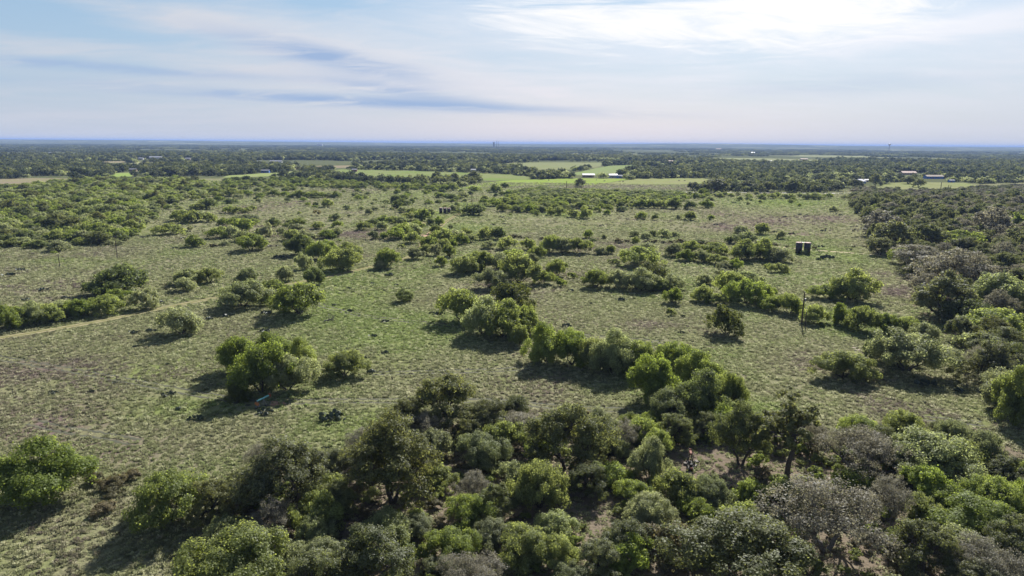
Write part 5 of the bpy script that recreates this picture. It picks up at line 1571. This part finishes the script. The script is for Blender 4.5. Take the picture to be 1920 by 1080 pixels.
house(518, 306, 22, 4.5, 'long white far building left of the brown field', M['white'], M['tin'], 0.3, 0.0, 'building')
house(487, 306, 7, 4.5, 'small white far shed left of the long white one', M['white'], M['tin'], 0.6, 0.0, 'shed')
house(600, 274.5, 10, 22, 'far bright white warehouse near the left skyline', M['white'], M['tin'], 0.3, 0.0, 'warehouse')
house(1257, 305, 9, 4.5, 'tan roofed far house in the woods right of the pale field', M['tan'], M['pinkroof'], 0.5, 0.0, 'house')
house(1507, 300.5, 13, 4.0, 'low tan barn beside the far right pale strip field', M['tan'], M['pinkroof'], 0.4, 0.0, 'barn')
house(1443, 304.5, 8, 3.6, 'small white shed below the far right pale strip field', M['white'], M['tin'], 0.6, 0.0, 'shed')
house(1347, 281.5, 10, 10, 'far orange-roofed building near the right skyline', M['tan'], M['pinkroof'], 0.4, 0.0, 'building')
house(1410, 288.5, 9, 7, 'far pale roofed building under the right ridge', M['white'], M['tin'], 0.4, 0.0, 'building')
p = ground_at(1423, 455); e = thing('pump_shelter', p, 'tiny pale-roofed shelter on the fence line left of the tank pair', 'shelter')
for sx in (-1.1, 1.1):
    for sy in (-0.7, 0.7): MB().bar((sx, sy, 0), (sx, sy, 1.1), 0.07, 6).obj('post', M['pole'], e)
MB().box((0, 0, 1.2), (3.0, 2.0, 0.16)).obj('roof', M['concrete'], e)
MB().box((0, 0, 0.45), (1.3, 0.8, 0.9)).obj('pump', M['rust'], e)
def water_tower():
    r = view_ray(1668, 272); d = Vector((r.x, r.y, 0)).normalized()*5600
    e = thing('water_tower', d, 'water tower standing up on the right skyline', 'water tower')
    MB().lathe([(3.2, 0), (2.2, 6), (2.2, 52)], n=16).obj('stem', M['galv'], e, True)
    MB().lathe([(2.2, 51), (8.5, 56), (9.0, 60), (7.0, 63), (0.5, 65)], n=24).obj('tank', M['galv'], e, True)
water_tower()
def stacks():
    for px, h, r, lab in ((926, 56, 9.5, 'squat far boiler house of the power plant on the skyline'), (931, 70, 1.6, 'thin far chimney of the power plant on the central skyline'), (934.5, 66, 1.5, 'second thin far chimney right of the power plant on skyline')):
        q = view_ray(px, 272); d = Vector((q.x, q.y, 0)).normalized()*6200
        if r > 9:
            e = thing('power_plant', d, lab, 'power plant')
            MB().box((0, 0, h/2), (14, 12, h)).obj('wall', M['galv'], e); MB().box((3, 0, h+2), (6, 8, 4)).obj('roof_unit', M['galv'], e)
        else:
            e = thing('chimney', d, lab, 'chimney')
            MB().lathe([(r*1.4, 0), (r, h)], n=14).obj('shaft', M['concrete'], e, True); MB().lathe([(r*1.12, h-3), (r*1.12, h)], n=14).obj('rim', M['greyroof'], e)
stacks()
# ------------------------------------------------------------------ cattle in the far field
def cow_mesh():
    J = [(-0.85,0,1.05),(0,0,1.0),(0.75,0,1.12),(1.15,0,1.2),(1.5,0,0.85),(1.75,0,0.62), (-0.8,.28,.55),(-0.82,.28,0.02),(-0.8,-.28,.55),(-0.82,-.28,0.02),(0.72,.26,.55),(0.72,.26,0.02),(0.72,-.26,.55),(0.72,-.26,0.02),(-1.15,0,0.9),(-1.2,0,0.45)]
    E = [(0,1),(1,2),(2,3),(3,4),(4,5),(0,6),(6,7),(0,8),(8,9),(2,10),(10,11),(2,12),(12,13),(0,14),(14,15)]
    Rr = [.36,.42,.38,.24,.2,.13,.14,.08,.14,.08,.13,.08,.13,.08,.06,.05]
    me = bpy.data.meshes.new('cow'); me.from_pydata(J, E, [])
    o = bpy.data.objects.new('cow_source', me); COL.objects.link(o)
    o.modifiers.new('skin', 'SKIN'); o.modifiers.new('sub', 'SUBSURF').levels = 1
    for v, r in zip(me.skin_vertices[0].data, Rr): v.radius = (r, r)
    me.skin_vertices[0].data[1].use_root = True
    dg = bpy.context.evaluated_depsgraph_get()
    out = bpy.data.meshes.new_from_object(o.evaluated_get(dg)); bpy.data.objects.remove(o)
    out.materials.clear(); out.materials.append(plain_mat('dark hide', (0.035, 0.028, 0.025), (0.06, 0.045, 0.035), 1.0, 0.8))
    return out
cm = cow_mesh()
for x, y, rz, lab in ((1133, 340.5, 0.3, 'dark cow left of the others in the pale field'), (1162, 341.0, 2.9, 'dark cow left of a close pair in the pale field'), (1168, 341.2, 0.2, 'dark cow right of a close pair in the pale field'),
                      (1118, 338.5, 1.2, 'dark cow nearest the long low white-roofed barn'), (1273, 339.5, 0.1, 'dark cow left of two at the right end of the pale field'), (1284, 339.7, 3.0, 'dark cow right of two at the right end of the pale field')):
    o = link('cow', cm); o.location = ground_at(x, y); o.location.z = 0.10; o.rotation_euler = (0, 0, rz); tag(o, lab, 'cow', 'cattle in the far pale field')

# ------------------------------------------------------------------ haze
def haze():
    mb = MB(); mb.box((0, 9000, 39.5), (64000, 50000, 81))
    m, t, out = new_mat('haze')
    v = t.add('ShaderNodeVolumePrincipled')
    v.inputs['Color'].default_value = (0.30, 0.44, 0.80, 1)
    v.inputs['Density'].default_value = 6.5e-5
    v.inputs['Anisotropy'].default_value = 0.0
    t.l.new(v.outputs[0], out.inputs['Volume'])
    o = mb.obj('haze', m)
    tag(o, 'thin pale blue haze lying over the whole country', 'haze', kind='stuff')
haze()
